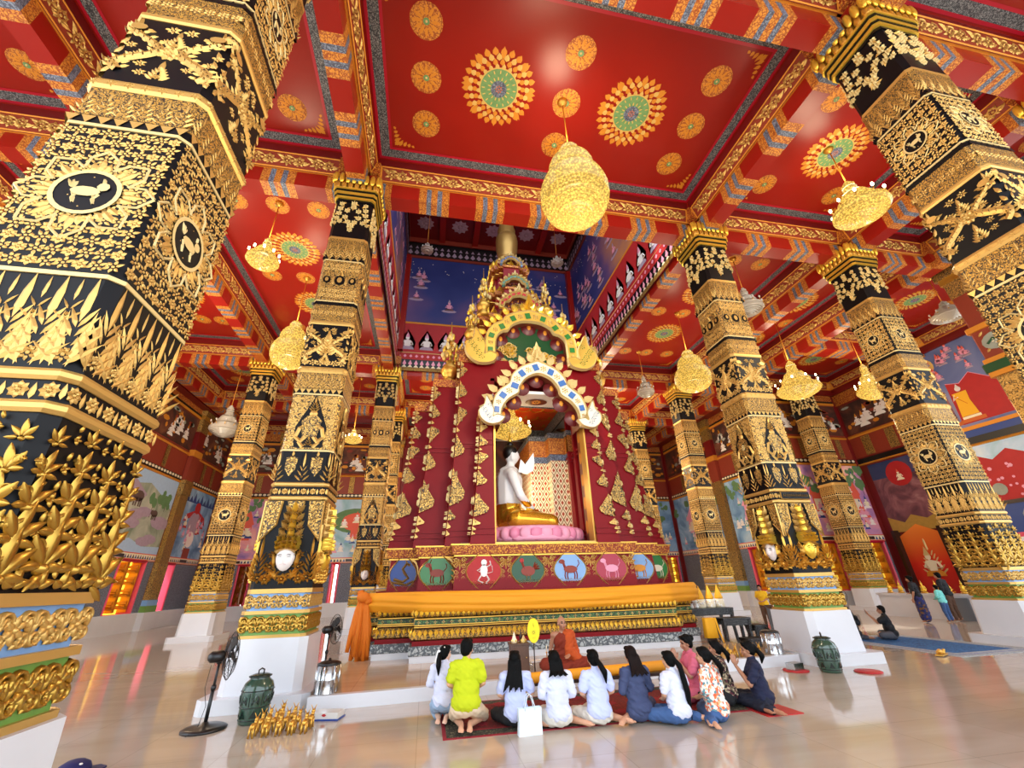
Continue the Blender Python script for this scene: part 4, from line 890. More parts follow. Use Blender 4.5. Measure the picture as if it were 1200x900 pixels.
# body: layered piers either side of the niche
mat('niche_gold','d9a548',.35,.5)
def flare(z,z1,f): t=min(1,max(0,(z-2.7)/(z1-2.7))); return f*(1-t)**1.7
LAY=[(1.92,4.5,6.35,.28,'A'),(2.55,3.95,8.75,.32,'B'),(3.4,3.4,8.0,.36,'C'),(4.0,2.75,7.3,.5,'D')]
HX=1.5; CX=2.42
for a,b,z1,fl,nm in LAY:
  zs=[lerp(2.7,z1,i/10) for i in range(11)]
  for sg in (-1,1):
        m=MB()
        def pier(xi,ya,yb,fb=True):
            rings=[]
            for z in zs:
                e=flare(z,z1,fl); x0,x1=sorted((sg*xi,sg*(a+e))); y0=-b-e*.8 if ya is None else ya; y1=b+e*.8 if yb is None else yb
                rings.append([(x0,y0,z),(x1,y0,z),(x1,y1,z),(x0,y1,z)])
            m.loft(rings,'red_lacquer')
        if nm=='A': pier(HX,None,-3.9)
        else:
            pier(HX,None,-b+.1); pier(CX,-b+.1,None)
        for z,h in ((z1,.2),(z1+.18,.12)):
            x0,x1=sorted((sg*(HX-.02 if nm=='A' else CX-.05 if nm!='B' else 1.9),sg*(a+.06))); m.box(x0,-b-.06,z,x1,b+.06 if nm!='A' else -3.9,z+h*.9,'gold_red')
        for z in (2.95,3.1,5.6,5.75):
            e=flare(z,z1,fl)+.03; x0,x1=sorted((sg*HX,sg*(a+e))); m.box(x0,-b-e*.8,z,x1,-b+.3,z+.05,'red_lacquer')
        # kranok clusters climbing the outer edge, on the front and on the flank
        edge=sg*a
        seq=[(2.95,.13,1,.10),(3.10,.15,1,.11),(3.28,.26,1,.22),(3.60,.92,1,.42),(4.78,.62,1,.30),(5.44,.13,1,.1),(5.6,.55,-1,.30),(6.22,.12,1,.09),(6.4,.52,1,.26),(7.0,.36,-1,.24),(7.36,.16,1,.12)]
        sc=(z1-2.9)/4.6
        for z,h,d,wd in seq:
            zz=2.9+(z-2.9)*sc; h*=sc; e=flare(zz+h/2,z1,fl)
            for face in (0,1):
                if face==0: m.mp=lambda u,v,hh:(edge+sg*flare(v,z1,fl)-sg*abs(u),-b-.8*flare(v,z1,fl)-.02-hh,v)
                else: m.mp=lambda u,v,hh:(edge+sg*flare(v,z1,fl)+sg*(.02+hh),-b-.8*flare(v,z1,fl)+abs(u),v)
                M='gold_etched' if h>.3 else 'gold_leaf'
                z0,zt=(zz,zz+h) if d>0 else (zz+h,zz)
                if face: wd=.4*wd
                m.poly([(0,z0),(wd*.9,lerp(z0,zt,.18)),(wd,lerp(z0,zt,.36)),(wd*.55,lerp(z0,zt,.62)),(0,zt)],M,.05)
                for k in range(6):
                    t=R.random()*.75; m.leaf(wd*R.uniform(.1,.8)*(1-t),lerp(z0,zt,t),abs(zt-z0)*.25,wd*.3,(0 if d>0 else PI)+R.uniform(-.5,.5),'cream_gold',.09,R.uniform(-.3,.3))
        m.mp=None
        m.build('body_tier',SH)
m=MB(); m.box(-2.5,-3.9,8.15,2.5,3.95,8.93,'red_lacquer'); m.box(-2.5,.95,2.7,2.5,3.9,8.1,'red_lacquer'); m.box(-2.42,-3.94,8.1,2.42,-3.85,8.93,'red_lacquer'); m.box(-2.42,-3.94,7.3,-1.36,-3.85,8.2,'red_lacquer'); m.box(1.36,-3.94,7.3,2.42,-3.85,8.2,'red_lacquer'); m.build('body_core',SH)
# jambs and interior of the niche
m=MB()
for sg in (-1,1):
    x0,x1=sorted((sg*(HX+.0),sg*(HX-.05))); m.box(x0,-4.6,2.72,x1,-4.2,6.3,'niche_gold')
    xs=sg*HX
    m.mp=lambda u,v,h,xs=xs,sg=sg:(xs-sg*(.01+h),-4.3+u,v)
    m.rect(0,2.72,.42,6.3,'brown_lacquer',.01); 
    for k in range(5): m.disc(.22,3.2+k*.72,.2,'gold_paint',.03,12,ru=.11)
    pass
    m.mp=None
m.box(-HX-.06,-4.62,2.66,HX+.06,-4.4,2.76,'gold_leaf')
mat('brown_lacquer','7a3a26',.3)
m.build('niche_frame',SH)
def lattice():
    mat('lattice','efe0b8',.6); nt,b=nodes_of('lattice'); N=nt.nodes.new; L=nt.links.new
    tc=N('ShaderNodeTexCoord'); sp=N('ShaderNodeSeparateXYZ'); L(tc.outputs['Object'],sp.inputs[0])
    def mth(op,a,b_=None):
        q=N('ShaderNodeMath'); q.operation=op
        for i,x in enumerate((a,b_)):
            if x is None: continue
            if isinstance(x,(int,float)): q.inputs[i].default_value=x
            else: L(x,q.inputs[i])
        return q.outputs[0]
    xy=mth('ADD',sp.outputs['X'],sp.outputs['Y'])
    p=mth('ADD',mth('MULTIPLY',xy,4.2),mth('MULTIPLY',sp.outputs['Z'],2.6)); q=mth('SUBTRACT',mth('MULTIPLY',xy,4.2),mth('MULTIPLY',sp.outputs['Z'],2.6))
    a=mth('ABSOLUTE',mth('SUBTRACT',mth('FRACT',p),.5)); c=mth('ABSOLUTE',mth('SUBTRACT',mth('FRACT',q),.5))
    mxx=mth('MAXIMUM',a,c); dia=mth('LESS_THAN',mxx,.22); line_=mth('GREATER_THAN',mxx,.43)
    m1=N('ShaderNodeMix'); m1.data_type='RGBA'; m1.inputs[6].default_value=(*lin('f0e2c0'),1); m1.inputs[7].default_value=(*lin('b0481e'),1); L(dia,m1.inputs[0])
    m2=N('ShaderNodeMix'); m2.data_type='RGBA'; m2.inputs[7].default_value=(*lin('8a6a3a'),1); L(m1.outputs[2],m2.inputs[6]); L(line_,m2.inputs[0]); L(m2.outputs[2],b.inputs['Base Color'])
lattice()
m=MB()
# floor, walls with stepped lattice piers, cornice, ceiling with a sunk orange panel
m.box(-2.4,-4.3,2.6,2.4,.9,2.78,'red_dark')
m.box(-2.5,.8,2.7,2.5,.95,7.6,'dusk_ground')
for x0,x1,y0 in ((.3,.98,-1.9),(.96,1.58,-2.35),(1.56,2.4,-2.75)):
    m.box(x0,y0,2.78,x1,.85,5.75,'lattice'); m.box(x0-.03,y0-.03,5.75,x1,.85,5.98,'blue_grey'); m.box(x0-.06,y0-.06,5.98,x1,.85,6.6,'orange_etched'); m.box(x0-.1,y0-.1,6.6,x1,.85,6.78,'grey_etched')
m.box(-2.45,-1,2.7,-1.6,.85,6.9,'gold_etched'); m.box(-2.42,-3.8,2.7,-2.36,.9,7.5,'brown_lacquer')
for k in range(5): m.box(-1.5,-.2+k*.12,2.78,-1.2+.3*k,.8,3.6+.5*k,'gold_red')
Z=7.46; X0,X1,Y0,Y1=-1.43,1.6,-3.3,.5
m.box(-2.42,-3.84,Z,2.42,Y0,Z+.1,'white_paint'); m.box(-1.45,-4.4,Z,1.45,-3.84,Z+.1,'white_paint'); m.box(-2.5,Y1,Z,2.5,.95,Z+.1,'white_paint'); m.box(-2.5,Y0,Z,X0,Y1,Z+.1,'white_paint'); m.box(X1,Y0,Z,2.5,Y1,Z+.1,'white_paint')
for a in ((X0,Y0,X1,Y0+.06),(X0,Y1-.06,X1,Y1),(X0,Y0,X0+.06,Y1),(X1-.06,Y0,X1,Y1)): m.box(a[0],a[1],Z-.03,a[2],a[3],Z+.45,'grey_etched')
m.box(X0-.1,Y0-.1,Z+.45,X1+.1,Y1+.1,Z+.5,'orange_panel')
mat('orange_panel','f0521a',.45,var=.1)
m.mp=lambda u,v,h:(u,v,Z-h-.01)
for u,v,r in ((.15,-3.75,.3),(-.75,-3.85,.2),(1.0,-3.8,.2),(2.0,-2.6,.34),(2.0,-1.0,.25),(-2.0,-2,.3),(2.1,-1.7,.14)): m.disc(u,v,r*.9,'brown_lacquer',.01,20,ru=r*1.3); m.rosette(u,v,r*.7,10,'gold_paint',.02)
m.mp=lambda u,v,h:(u,v,Z+.44-h)
for i in range(6):
    for j in range(4): u=X0+.3+.5*i; v=Y0+.5+.9*j; m.stroke([(u-.25,v+.2),(u,v),(u+.25,v+.2)],.05,'gold_paint',.02); m.leaf(u,v,.3,.14,PI,'gold_paint',.02)
m.mp=None
m.build('niche_interior',SH)
# pediment arches
def mirror(h): return [(-x,z) for x,z in h[::-1] if x>1e-6]+[(x,z) for x,z in h]
def smooth_path(pts,n=5):
    out=[]
    for i in range(len(pts)-1):
        p0=pts[max(i-1,0)];p1=pts[i];p2=pts[i+1];p3=pts[min(i+2,len(pts)-1)]
        for k in range(n):
            t=k/n; out.append(tuple(.5*((2*p1[j])+(-p0[j]+p2[j])*t+(2*p0[j]-5*p1[j]+4*p2[j]-p3[j])*t*t+(-p0[j]+3*p1[j]-3*p2[j]+p3[j])*t**3) for j in (0,1)))
    return out+[pts[-1]]
def pediment(name,y,inner,outer,glass,band,fr=.34,lobes='brown_lacquer',tymp=None,apex=.8,dep=.5,nagas=True,nfr=16,fcol='cream_gold'):
    """inner and outer: right half curves running from the apex down"""
    I=mirror(smooth_path(inner)); O=mirror(smooth_path(outer)); n=min(len(I),len(O))
    def res(P,n):
        L=[0]
        for a,b in zip(P,P[1:]): L.append(L[-1]+math.hypot(b[0]-a[0],b[1]-a[1]))
        out=[];j=0
        for k in range(n):
            s=L[-1]*k/(n-1)
            while j<len(L)-2 and L[j+1]<s: j+=1
            t=(s-L[j])/max(1e-9,L[j+1]-L[j]); out.append((lerp(P[j][0],P[j+1][0],t),lerp(P[j][1],P[j+1][1],t)))
        return out
    n=61; I=res(I,n); O=res(O,n)
    m=MB(lambda u,v,h:(u,-y-h,v))
    m.loft([[(I[k][0],I[k][1],0),(I[k][0],I[k][1],.12),(O[k][0],O[k][1],.12),(O[k][0],O[k][1],0)] for k in range(n)],band)
    # soffit lobes
    m.loft([[(I[k][0],I[k][1],.02),(I[k][0],I[k][1],-dep),(I[k][0]*1.05,I[k][1]+.06,-dep),(I[k][0]*1.05,I[k][1]+.06,.02)] for k in range(n)],lobes)
    m.stroke(I,.07,'cream_gold',.2); m.stroke(O,.07,'cream_gold',.2)
    for k in range(2,n-2,3):
        c=((I[k][0]+O[k][0])/2,(I[k][1]+O[k][1])/2); t=(O[k+1][0]-O[k-1][0],O[k+1][1]-O[k-1][1]); l=math.hypot(*t) or 1; t=(t[0]/l,t[1]/l)
        wv=math.hypot(O[k][0]-I[k][0],O[k][1]-I[k][1])*.26; nn=(-t[1],t[0])
        if (k//3)%2: m.poly([(c[0]+t[0]*.1+nn[0]*wv,c[1]+t[1]*.1+nn[1]*wv),(c[0]-t[0]*.1+nn[0]*wv,c[1]-t[1]*.1+nn[1]*wv),(c[0]-t[0]*.1-nn[0]*wv,c[1]-t[1]*.1-nn[1]*wv),(c[0]+t[0]*.1-nn[0]*wv,c[1]+t[1]*.1-nn[1]*wv)],glass,.15)
        else: m.rosette(c[0],c[1],wv*1.2,6,'cream_gold',.2)
    # flame fringe on a red backing
    for k in range(nfr):
        j=int(1+(n-3)*(k+.5)/nfr); a=O[j]; t=(O[j+1][0]-O[j-1][0],O[j+1][1]-O[j-1][1]); l=math.hypot(*t) or 1; ang=math.atan2(t[1],t[0])
        m.poly([(a[0]-t[0]/l*.12,a[1]-t[1]/l*.12),(a[0]+t[0]/l*.12,a[1]+t[1]/l*.12),(a[0]+t[0]/l*.1-t[1]/l*fr*.8,a[1]+t[1]/l*.1+t[0]/l*fr*.8),(a[0]-t[0]/l*.1-t[1]/l*fr*.8,a[1]-t[1]/l*.1+t[0]/l*fr*.8)],'red',.03)
        m.leaf(a[0],a[1],fr*1.05,fr*.72,ang,fcol,.2,0,.12); m.leaf(a[0]-t[1]/l*fr*.1,a[1]+t[0]/l*fr*.1,fr*.5,fr*.34,ang,'gold_leaf',.17)
    if lobes:
        sc=abs(I[0][0])/1.4
        for k in range(6,n-5,8):
            m.mp=lambda u,v,h:(u,-y+.28-h,v); q=.30*sc; cx_,cz_=I[k][0]*.93,I[k][1]-.08*sc
            m.dome(cx_,cz_,q,'lobe_red',.12*sc,14); m.ell((cx_,cz_,.11*sc),(.08*sc,.12*sc,.03*sc),'gold_paint',8,6)
        m.mp=lambda u,v,h:(u,-y-h,v)
    if tymp:
        m.add([(a,b,-.3) for a,b in I],[tuple(range(n))],tymp)
        zt=max(b for _,b in I); zb=I[0][1]
        for k in range(26):
            u=R.uniform(-.8,.8)*abs(I[0][0]); v=zb+R.uniform(.1,.75)*(zt-zb)*(1-abs(u)/abs(I[0][0])*.5)
            m.mp=lambda u,v,h:(u,-y+.28-h,v); m.swirl(u,v,.17,R.choice((-1,1)),'gold_bright',.05); m.ring(u,v,.1,.14,'cream_gold',.03,12)
        m.mp=lambda u,v,h:(u,-y-h,v)
    a=O[n//2]
    if apex:
        m.poly([(-.16*apex,a[1]-.1),(.16*apex,a[1]-.1),(.26*apex,a[1]+.28*apex),(.12*apex,a[1]+.62*apex),(0,a[1]+apex),(-.12*apex,a[1]+.62*apex),(-.26*apex,a[1]+.28*apex)],fcol,.1)
        m.flame(0,a[1]-.05,.45*apex,apex,'gold_bright' if fcol=='gold_bright' else 'cream_gold',.18,5)
    o=m.build(name,SH)
    if nagas:
        for sg in (-1,1):
            e=O[-1]; g=MB(lambda u,v,h,sg=sg:(sg*u,-y-.05-h,v)); s=nagas; x,z=e[0]-.15,e[1]+.3*s
            body=[(x-.25,z),(x-.1*s,z-.3*s),(x+.4*s,z-.38*s),(x+.78*s,z-.1*s),(x+.86*s,z+.3*s),(x+.6*s,z+.62*s),(x+.52*s,z+1.05*s),(x+.34*s,z+.75*s),(x+.16*s,z+.35*s),(x+.2*s,z+.0*s),(x,z+.1*s)]
            body=smooth_path(body+body[:1],4); g.add([(a,b,0) for a,b in body]+[(a,b,.16) for a,b in body],[tuple(range(len(body))),tuple(range(len(body),2*len(body)))]+[(i,i+1,len(body)+i+1,len(body)+i) for i in range(len(body)-1)],'naga_white' if glass=='blue_enamel' else 'naga_gold')
            g.stroke([(a,b) for a,b in body],.06*s,'cream_gold',.22)
            for k in range(6): g.swirl(x+s*(.3+.09*k%.4),z+s*(-.15+.14*k),.13*s,1 if k%2 else -1,glass,.2)
            g.build('naga_finial',SH)
    return o
mat('lobe_red','5c1418',.35); mat('naga_white','e6e2d2',.4,var=.1); mat('naga_gold','e6c25a',.35,.4); mat('band_white','efe6cf',.4); mat('band_gold','ecc963',.35,.4)
pediment('arch_pediment',4.72,[(0,8.02),(.18,7.98),(.45,7.82),(.66,7.52),(.72,7.28),(1.05,7.05),(1.27,6.7),(1.30,6.2)],[(0,8.50),(.25,8.40),(.62,8.22),(.90,7.92),(1.0,7.62),(1.36,7.32),(1.56,6.85),(1.58,6.2)],'blue_enamel','band_white',nagas=.66,apex=.8,dep=.75,fr=.4,nfr=20)
pediment('arch_pediment',4.06,[(0,10.55),(.4,10.5),(.75,10.3),(.88,10.08),(1.1,10.02),(1.32,9.7),(1.36,8.75)],[(0,11.05),(.5,10.92),(.92,10.72),(1.12,10.46),(1.42,10.28),(1.68,9.8),(1.70,8.7)],'green_enamel','band_gold',tymp='deep_green',nagas=1.0,apex=.85,fcol='gold_bright',fr=.4,nfr=20)
for y,z,s,gl,tp in ((2.45,12.3,.62,'crimson','deep_blue'),(1.75,14.05,.44,'teal_paint','green_enamel'),(1.0,16.0,.4,'blue_enamel','sky_enamel')):
    pediment('arch_pediment',y,[(0,z+1.1*s),(.5*s,z+.95*s),(.75*s,z+.6*s),(1.05*s,z+.45*s),(1.15*s,z)],[(0,z+1.5*s),(.65*s,z+1.25*s),(1.0*s,z+.85*s),(1.35*s,z+.6*s),(1.45*s,z)],gl,'band_gold' if s>.6 else 'teal_paint' if s>.42 else 'sky_enamel',fr=.26*s+.06,tymp=tp,apex=.8*s,dep=.2,nagas=0,nfr=12)
# tiers of the spire
mat('dark_gold2','b08a4a',.35,.6)
m=MB()
def tier(hw,z0,z1):
    st=[(hw*.62,hw),(hw*.85,hw*.85),(hw,hw*.62)]
    rl(m,st,[(z0,.12),(z0+.1,.12),(z0+.1,0),(z0+.28,0),(z0+.28,.06),(z0+.36,.06),(z0+.36,-.06),(z1-.5,-.1),(z1-.5,-.02),(z1-.42,-.02),(z1-.42,-.1),(z1-.2,-.1)],'red_lacquer')
    rl(m,st,[(z1-.2,-.1),(z1-.2,.1),(z1-.06,.14),(z1,.14),(z1,-.2)],'gold_red')
    for z in (z0+.1,z0+.36,z1-.5): rl(m,st,[(z-.015,.13 if z<z0+.2 else .07),(z+.015,.13 if z<z0+.2 else .07)],'gold')
    for x,y,dx,dy in along(off(st,.1),.38):
        m.mp=lambda u,v,hh:(x+dx*u+dy*hh,y+dy*u-dx*hh,v); m.flame(0,z1-.02,.34,.42,'gold_bright',.08,3); m.mp=None
for hw,z0,z1 in ((2.45,8.9,10.6),(1.85,10.55,12.4),(1.25,12.35,14.1),(.85,14.05,16.1)): tier(hw,z0,z1)
for hw,d,z0,z1 in ((.7,2.42,10.5,12.35),(.5,1.72,12.4,14.1),(.4,.98,14.2,16.05)): m.box(-hw,-d,z0,hw,-.5,z1,'red_lacquer'); m.box(-hw-.06,-d-.06,z1-.12,hw+.06,-.5,z1,'gold_red')
m.build('spire_tiers',SH)
m=MB(); m.lathe([(.62,16.0),(.7,16.3),(.58,16.5),(.66,16.75),(.68,17.0),(.58,17.15)],'gold_bright',n=24); m.lathe([(.5,17.1),(.5,17.5),(.58,18.0),(.6,18.6),(.56,18.9)],'dark_gold2',n=24); m.lathe([(.46,18.85),(.52,18.95),(.46,19.1),(.5,19.35),(.42,19.6),(.4,19.9),(.22,20.0),(.1,20.2),(0,20.4)],'dark_gold2',n=24)
m.build('spire_bell',SH)
# gilded vases with flame bouquets on the shoulders
def vase(x,y,z,s):
    m=MB(); m.lathe([(.3*s,z),(.3*s,z+.12*s),(.14*s,z+.2*s),(.26*s,z+.34*s),(.32*s,z+.52*s),(.24*s,z+.72*s),(.1*s,z+.82*s),(.16*s,z+.9*s)],'gold',(x,y),14)
    for k in range(34):
        t=R.random(); a=R.uniform(0,2*PI); r=.34*s*(1-t*.8)*R.uniform(.5,1); m.ell((x+r*cos(a),y+r*sin(a),z+s*(.95+1.05*t)),(.07*s,.07*s,.12*s),R.choice(('gold_leaf','gold_bright','cream_gold')),6,4)
    m.tube([(x,y,z+.85*s),(x,y,z+2.55*s)],[.05*s,.012*s],'gold',6); m.build('gilded_vase',SH)
for sg in (-1,1):
    vase(sg*2.88,-3.0,8.28,1.08); vase(sg*2.02,-2.2,10.55,.98); vase(sg*1.46,-1.6,12.38,1.05)
# ------------------------------------------------------------ chandeliers
def crystal_mat(name,ca,cb,ea,eb,scale=16):
    mat(name,ca,.2); nt,b=nodes_of(name); N=nt.nodes.new; L=nt.links.new
    tc=N('ShaderNodeTexCoord'); v=N('ShaderNodeTexVoronoi'); v.inputs['Scale'].default_value=scale; L(tc.outputs['Object'],v.inputs['Vector'])
    r=N('ShaderNodeMapRange'); r.inputs['From Min'].default_value=.12; r.inputs['From Max'].default_value=.62; r.inputs['To Min'].default_value=eb; r.inputs['To Max'].default_value=ea
    L(v.outputs['Distance'],r.inputs['Value']); L(r.outputs[0],b.inputs['Emission Strength']); b.inputs['Emission Color'].default_value=(*lin(cb),1)
crystal_mat('crystal','8a7440','ffcc58',.25,1.25,18)
crystal_mat('crystal_white','f6ecd0','ffe39a',.8,4)
def beads(mb,prof,c,m,n=20,step=.085):
    """strings of crystal: separate rings of beads on a body of revolution"""
    for (r0,z0),(r1,z1) in zip(prof,prof[1:]):
        k=max(1,int(math.hypot(r1-r0,z1-z0)/step))
        for i in range(k):
            ra,za=lerp(r0,r1,i/k),lerp(z0,z1,i/k); rb,zb=lerp(r0,r1,(i+1)/k),lerp(z0,z1,(i+1)/k); rm,zm=(ra+rb)/2,(za+zb)/2
            L=math.hypot(rb-ra,zb-za) or 1; nr,nz=(zb-za)/L*step*.38,-(rb-ra)/L*step*.38
            mb.lathe([(max(.002,ra-nr*.6),za-nz*.6),(max(.002,rm+nr),zm+nz),(max(.002,rb-nr*.6),zb-nz*.6)],m,c,n,smooth=False)
def chandelier(x,y,zb,zt,rad,zc,label,lit=True,style=0,power=1):
    o=empty('chandelier',(x,y,zb),0,label,'chandelier','crystal chandeliers of the hall'); H=zt-zb; M='crystal' if lit else 'crystal_off'
    m=MB(); m.tube([(0,0,H*.95),(0,0,zc-zb)],.018,'gold_paint',6); m.lathe([(.02,zc-zb-.16),(.12,zc-zb-.08),(.16,zc-zb)],'gold',n=12); m.build('rod',o)
    if style==0:
        m=MB(); beads(m,[(.03,0),(rad*.5,.02*H),(rad*.85,.10*H),(rad,.22*H),(rad,.34*H),(rad*.88,.46*H),(rad*.68,.55*H)],(0,0),M,28); m.build('crystal_bowl',o)
        m=MB(); beads(m,[(rad*.66,.52*H),(rad*.70,.60*H),(rad*.66,.70*H),(rad*.48,.80*H),(rad*.3,.84*H)],(0,0),M,24); m.build('crystal_tier',o)
        m=MB(); beads(m,[(rad*.28,.82*H),(rad*.33,.88*H),(rad*.28,.95*H),(rad*.18,.98*H),(.02,H)],(0,0),M,18); m.build('crystal_crown',o)
    else:
        m=MB(); beads(m,[(.03,0),(rad*.5,.05*H),(rad*.92,.16*H),(rad,.24*H),(rad*.9,.28*H)],(0,0),M,28); m.build('crystal_bowl',o)
        m=MB(); beads(m,[(rad*.82,.28*H),(rad*.62,.40*H),(rad*.66,.44*H),(rad*.42,.6*H),(rad*.45,.64*H)],(0,0),M,22); m.build('crystal_tier',o)
        m=MB(); beads(m,[(rad*.30,.62*H),(rad*.2,.78*H),(rad*.24,.86*H),(rad*.1,.96*H),(.02,H)],(0,0),M,16); m.build('crystal_crown',o)
    if style!=0:
        m=MB()
        for k in range(10):
            a=2*PI*k/10; r=rad*.95; m.tube([(rad*.4*cos(a),rad*.4*sin(a),.3*H),(rad*.8*cos(a),rad*.8*sin(a),.26*H),(r*cos(a),r*sin(a),.36*H)],.02,'gold',5)
        ar=m.build('candle_arms',o); m=MB(); m.ell((0,0,0),(.04,.04,.07),'bulb' if lit else 'glass_pale',6,5); q=m.build('bulb',ar)
        for k in range(10):
            a=2*PI*k/10
            if k: q=q.copy(); COL.objects.link(q)
            q.location=(rad*.95*cos(a),rad*.95*sin(a),.42*H)
    if lit and power:
        for nm,z in (('lamp_glow',H+.05),('lamp_glow',-2.0)):
            l=bpy.data.lights.new(nm,'POINT'); l.energy=LAMP*power*(.28 if z>0 else .75); l.color=(1,.80,.54); l.shadow_soft_size=.45
            lo=bpy.data.objects.new(nm,l); COL.objects.link(lo); lo.parent=o; lo.location=(0,0,z)
    return o
chandelier(3.2,7.0,10.0,12.65,.84,14.7,'large lit pear-shaped chandelier over the open middle of the hall, before the shrine tower',True,0,1.7)
chandelier(-6.06,12.2,11.7,12.95,.5,14.7,'small lit chandelier with bright candle arms beside the large ceiling rosette near the carved column',True,1,.9)
chandelier(-6.1,16.4,10.1,12.3,.7,14.7,'lit stepped chandelier touching the edge of the white-faced column',True,0,1.1)
chandelier(12.5,6.95,11.5,13.1,.74,14.7,'lit chandelier with candle arms next to the naga-panel column top',True,1,1)
chandelier(12.5,16.4,10.13,12.36,.84,14.7,'lit chandelier hanging right in front of a column capital beyond the shrine',True,0,1.1)
chandelier(18.3,16.2,9.94,12.07,1.0,14.7,'lit cone-shaped chandelier hiding the top of the wing column',True,1,1.1)
chandelier(22.6,15.9,9.98,12.04,.72,14.7,'lit narrow chandelier half covered by the column beyond the blue carpet',True,1,1)
chandelier(-5.05,26.6,10.1,11.06,.55,14.7,'small distant lit chandelier between the two gilded columns near the cloth knot',True,1,.8)
chandelier(-11.4,24.3,9.54,11.4,.78,14.7,'unlit grey glass chandelier before the dark upper mural by the elephant painting',False,1)
chandelier(12.3,20.6,11.6,13.0,.5,14.7,'unlit white glass chandelier just past the shrine shoulder',False,1)
chandelier(12.75,12.2,11.7,13.06,.56,14.7,'unlit glass chandelier close to the column with the gold crowned face',False,1)
chandelier(23.3,11.9,12.3,13.3,.7,14.7,'unlit glass chandelier beside the capital of the terracotta pier',False,1)
chandelier(-1.05,20,20.4,21.1,.36,24.1,'dim glass lamp high in the painted shaft on the side of the naga medallion',False,1)
chandelier(7.3,20,20.5,21.25,.4,24.1,'dim glass lamp high in the painted shaft above the red corner post',False,1)
chandelier(KX-.48,14.6,6.75,7.95,.78,8.05,'lit chandelier glowing inside the shrine niche under the orange ceiling',True,1,.5)
chandelier(3.33,26.3,10.6,12.4,.8,14.7,'added chandelier behind the shrine, hidden fill light for the back walls',True,0,4)  # added out of sight to brighten the back of the hall
chandelier(12.8,26.3,10.6,12.2,.7,14.7,'added chandelier behind the shrine flank, unseen fill light for the rear murals',True,0,3.2)  # second added lamp, hidden by the shrine, lifts the far murals
chandelier(-12.0,17.0,10.6,12.2,.7,14.7,'added chandelier in the outer aisle, fill light hidden behind the carved column',True,0,3.4)  # added hidden lamp that brightens the left wall and its murals

# ------------------------------------------------------------ seated image in the niche
B=empty('buddha_statue',(KX-.6,13.85,2.92),0,'seated white and gilded Buddha statue on a pink lotus throne inside the niche','statue',None,1.1)
m=MB(); m.lathe([(1.5,0),(1.62,.08),(1.55,.16),(1.5,.3),(1.58,.36),(1.4,.42),(0,.42)],'rose',(.45,.1),32)
for k in range(34):
    a=2*PI*k/34; m.ell((.45+1.52*cos(a),.1+1.52*sin(a),.2),(.13*abs(sin(a))+.05,.13*abs(cos(a))+.05,.19),'pink_petal' if k%2 else 'rose',8,6)
mat('pink_petal','d77f9f',.35); mat('skin_marble','eef0f0',.25); m.build('lotus_throne',B)
from mathutils import noise as NZ
def remesh(mb,name,voxel,parent=None,smooth=2,paint=None,mats=None,fold=0):
    """fuse the builder's solids into one skin"""
    o=mb.build(name,parent); d=o.modifiers.new('r','REMESH'); d.mode='VOXEL'; d.voxel_size=voxel; d.use_smooth_shade=True
    if smooth: q=o.modifiers.new('s','SMOOTH'); q.iterations=smooth; q.factor=.5
    dg=bpy.context.evaluated_depsgraph_get(); dg.update(); me=bpy.data.meshes.new_from_object(o.evaluated_get(dg)); old=o.data; o.modifiers.clear(); o.data=me; bpy.data.meshes.remove(old)
    if fold:
        me.update(); no=[v.normal.copy() for v in me.vertices]; sd=Vector((R.uniform(0,50),R.uniform(0,50),R.uniform(0,50)))
        for v,nn in zip(me.vertices,no):
            p=v.co; q=Vector((p.x*9+p.z*5,p.y*9-p.z*4,p.z*13+p.x*6)); v.co=p+nn*fold*(1-2.2*abs(NZ.noise(q+sd))+.6*NZ.noise(q*2.3+sd))
    me.name=name; me.materials.clear()
    for n in (mats or mb.names): me.materials.append(MATS[n])
    n=len(me.polygons); me.polygons.foreach_set('use_smooth',[True]*n)
    if paint: me.polygons.foreach_set('material_index',[paint(f.center) for f in me.polygons])
    else: me.polygons.foreach_set('material_index',[0]*n)
    me.update(); return o
def cap(mb,a,b,r0,r1,m='skin',n=10):
    """tapered capsule"""
    a,b=Vector(a),Vector(b); d=(b-a); L=d.length or 1e-6; d/=L; x=d.cross(Vector((0,0,1))); x=x.normalized() if x.length>1e-3 else Vector((1,0,0)); y=d.cross(x); rings=[]
    for t,q in ((-r0*.98,.2),(-r0*.7,.71),(0,1)): rings.append((a+d*t,r0*q))
    for t,q in ((0,1),(r1*.7,.71),(r1*.98,.2)): rings.append((b+d*t,r1*q))
    mb.loft([[tuple(p+r*(cos(2*PI*j/n)*x+sin(2*PI*j/n)*y)) for j in range(n)] for p,r in rings],m,smooth=True)
def hand(mb,w,d,up,s=1,m='skin',side=1,curl=.3):
    """palm, four fingers of unequal length and a thumb; w wrist, d pointing direction, up palm normal"""
    w=Vector(w); d=Vector(d).normalized(); u=Vector(up); u=(u-d*u.dot(d)).normalized(); x=d.cross(u)*side
    cap(mb,w,w+d*.045*s,.024*s,.03*s,m,8)
    for k,(off,L) in enumerate(((-.032,.068),(-.011,.078),(.011,.074),(.031,.058))):
        a=w+d*.075*s+x*off*s; b=a+(d-u*curl*.3).normalized()*L*.5*s; c=b+(d-u*curl).normalized()*L*.5*s
        cap(mb,w+d*.04*s+x*off*.8*s,a,.015*s,.0115*s,m,6); cap(mb,a,b,.0115*s,.0105*s,m,6); cap(mb,b,c,.0105*s,.009*s,m,6)
    a=w+d*.025*s-x*.03*s; b=a+(d*.6-x*.75-u*.2).normalized()*.04*s; cap(mb,a,b,.014*s,.012*s,m,6); cap(mb,b,b+(d*.9-x*.3-u*.2).normalized()*.032*s,.012*s,.009*s,m,6)
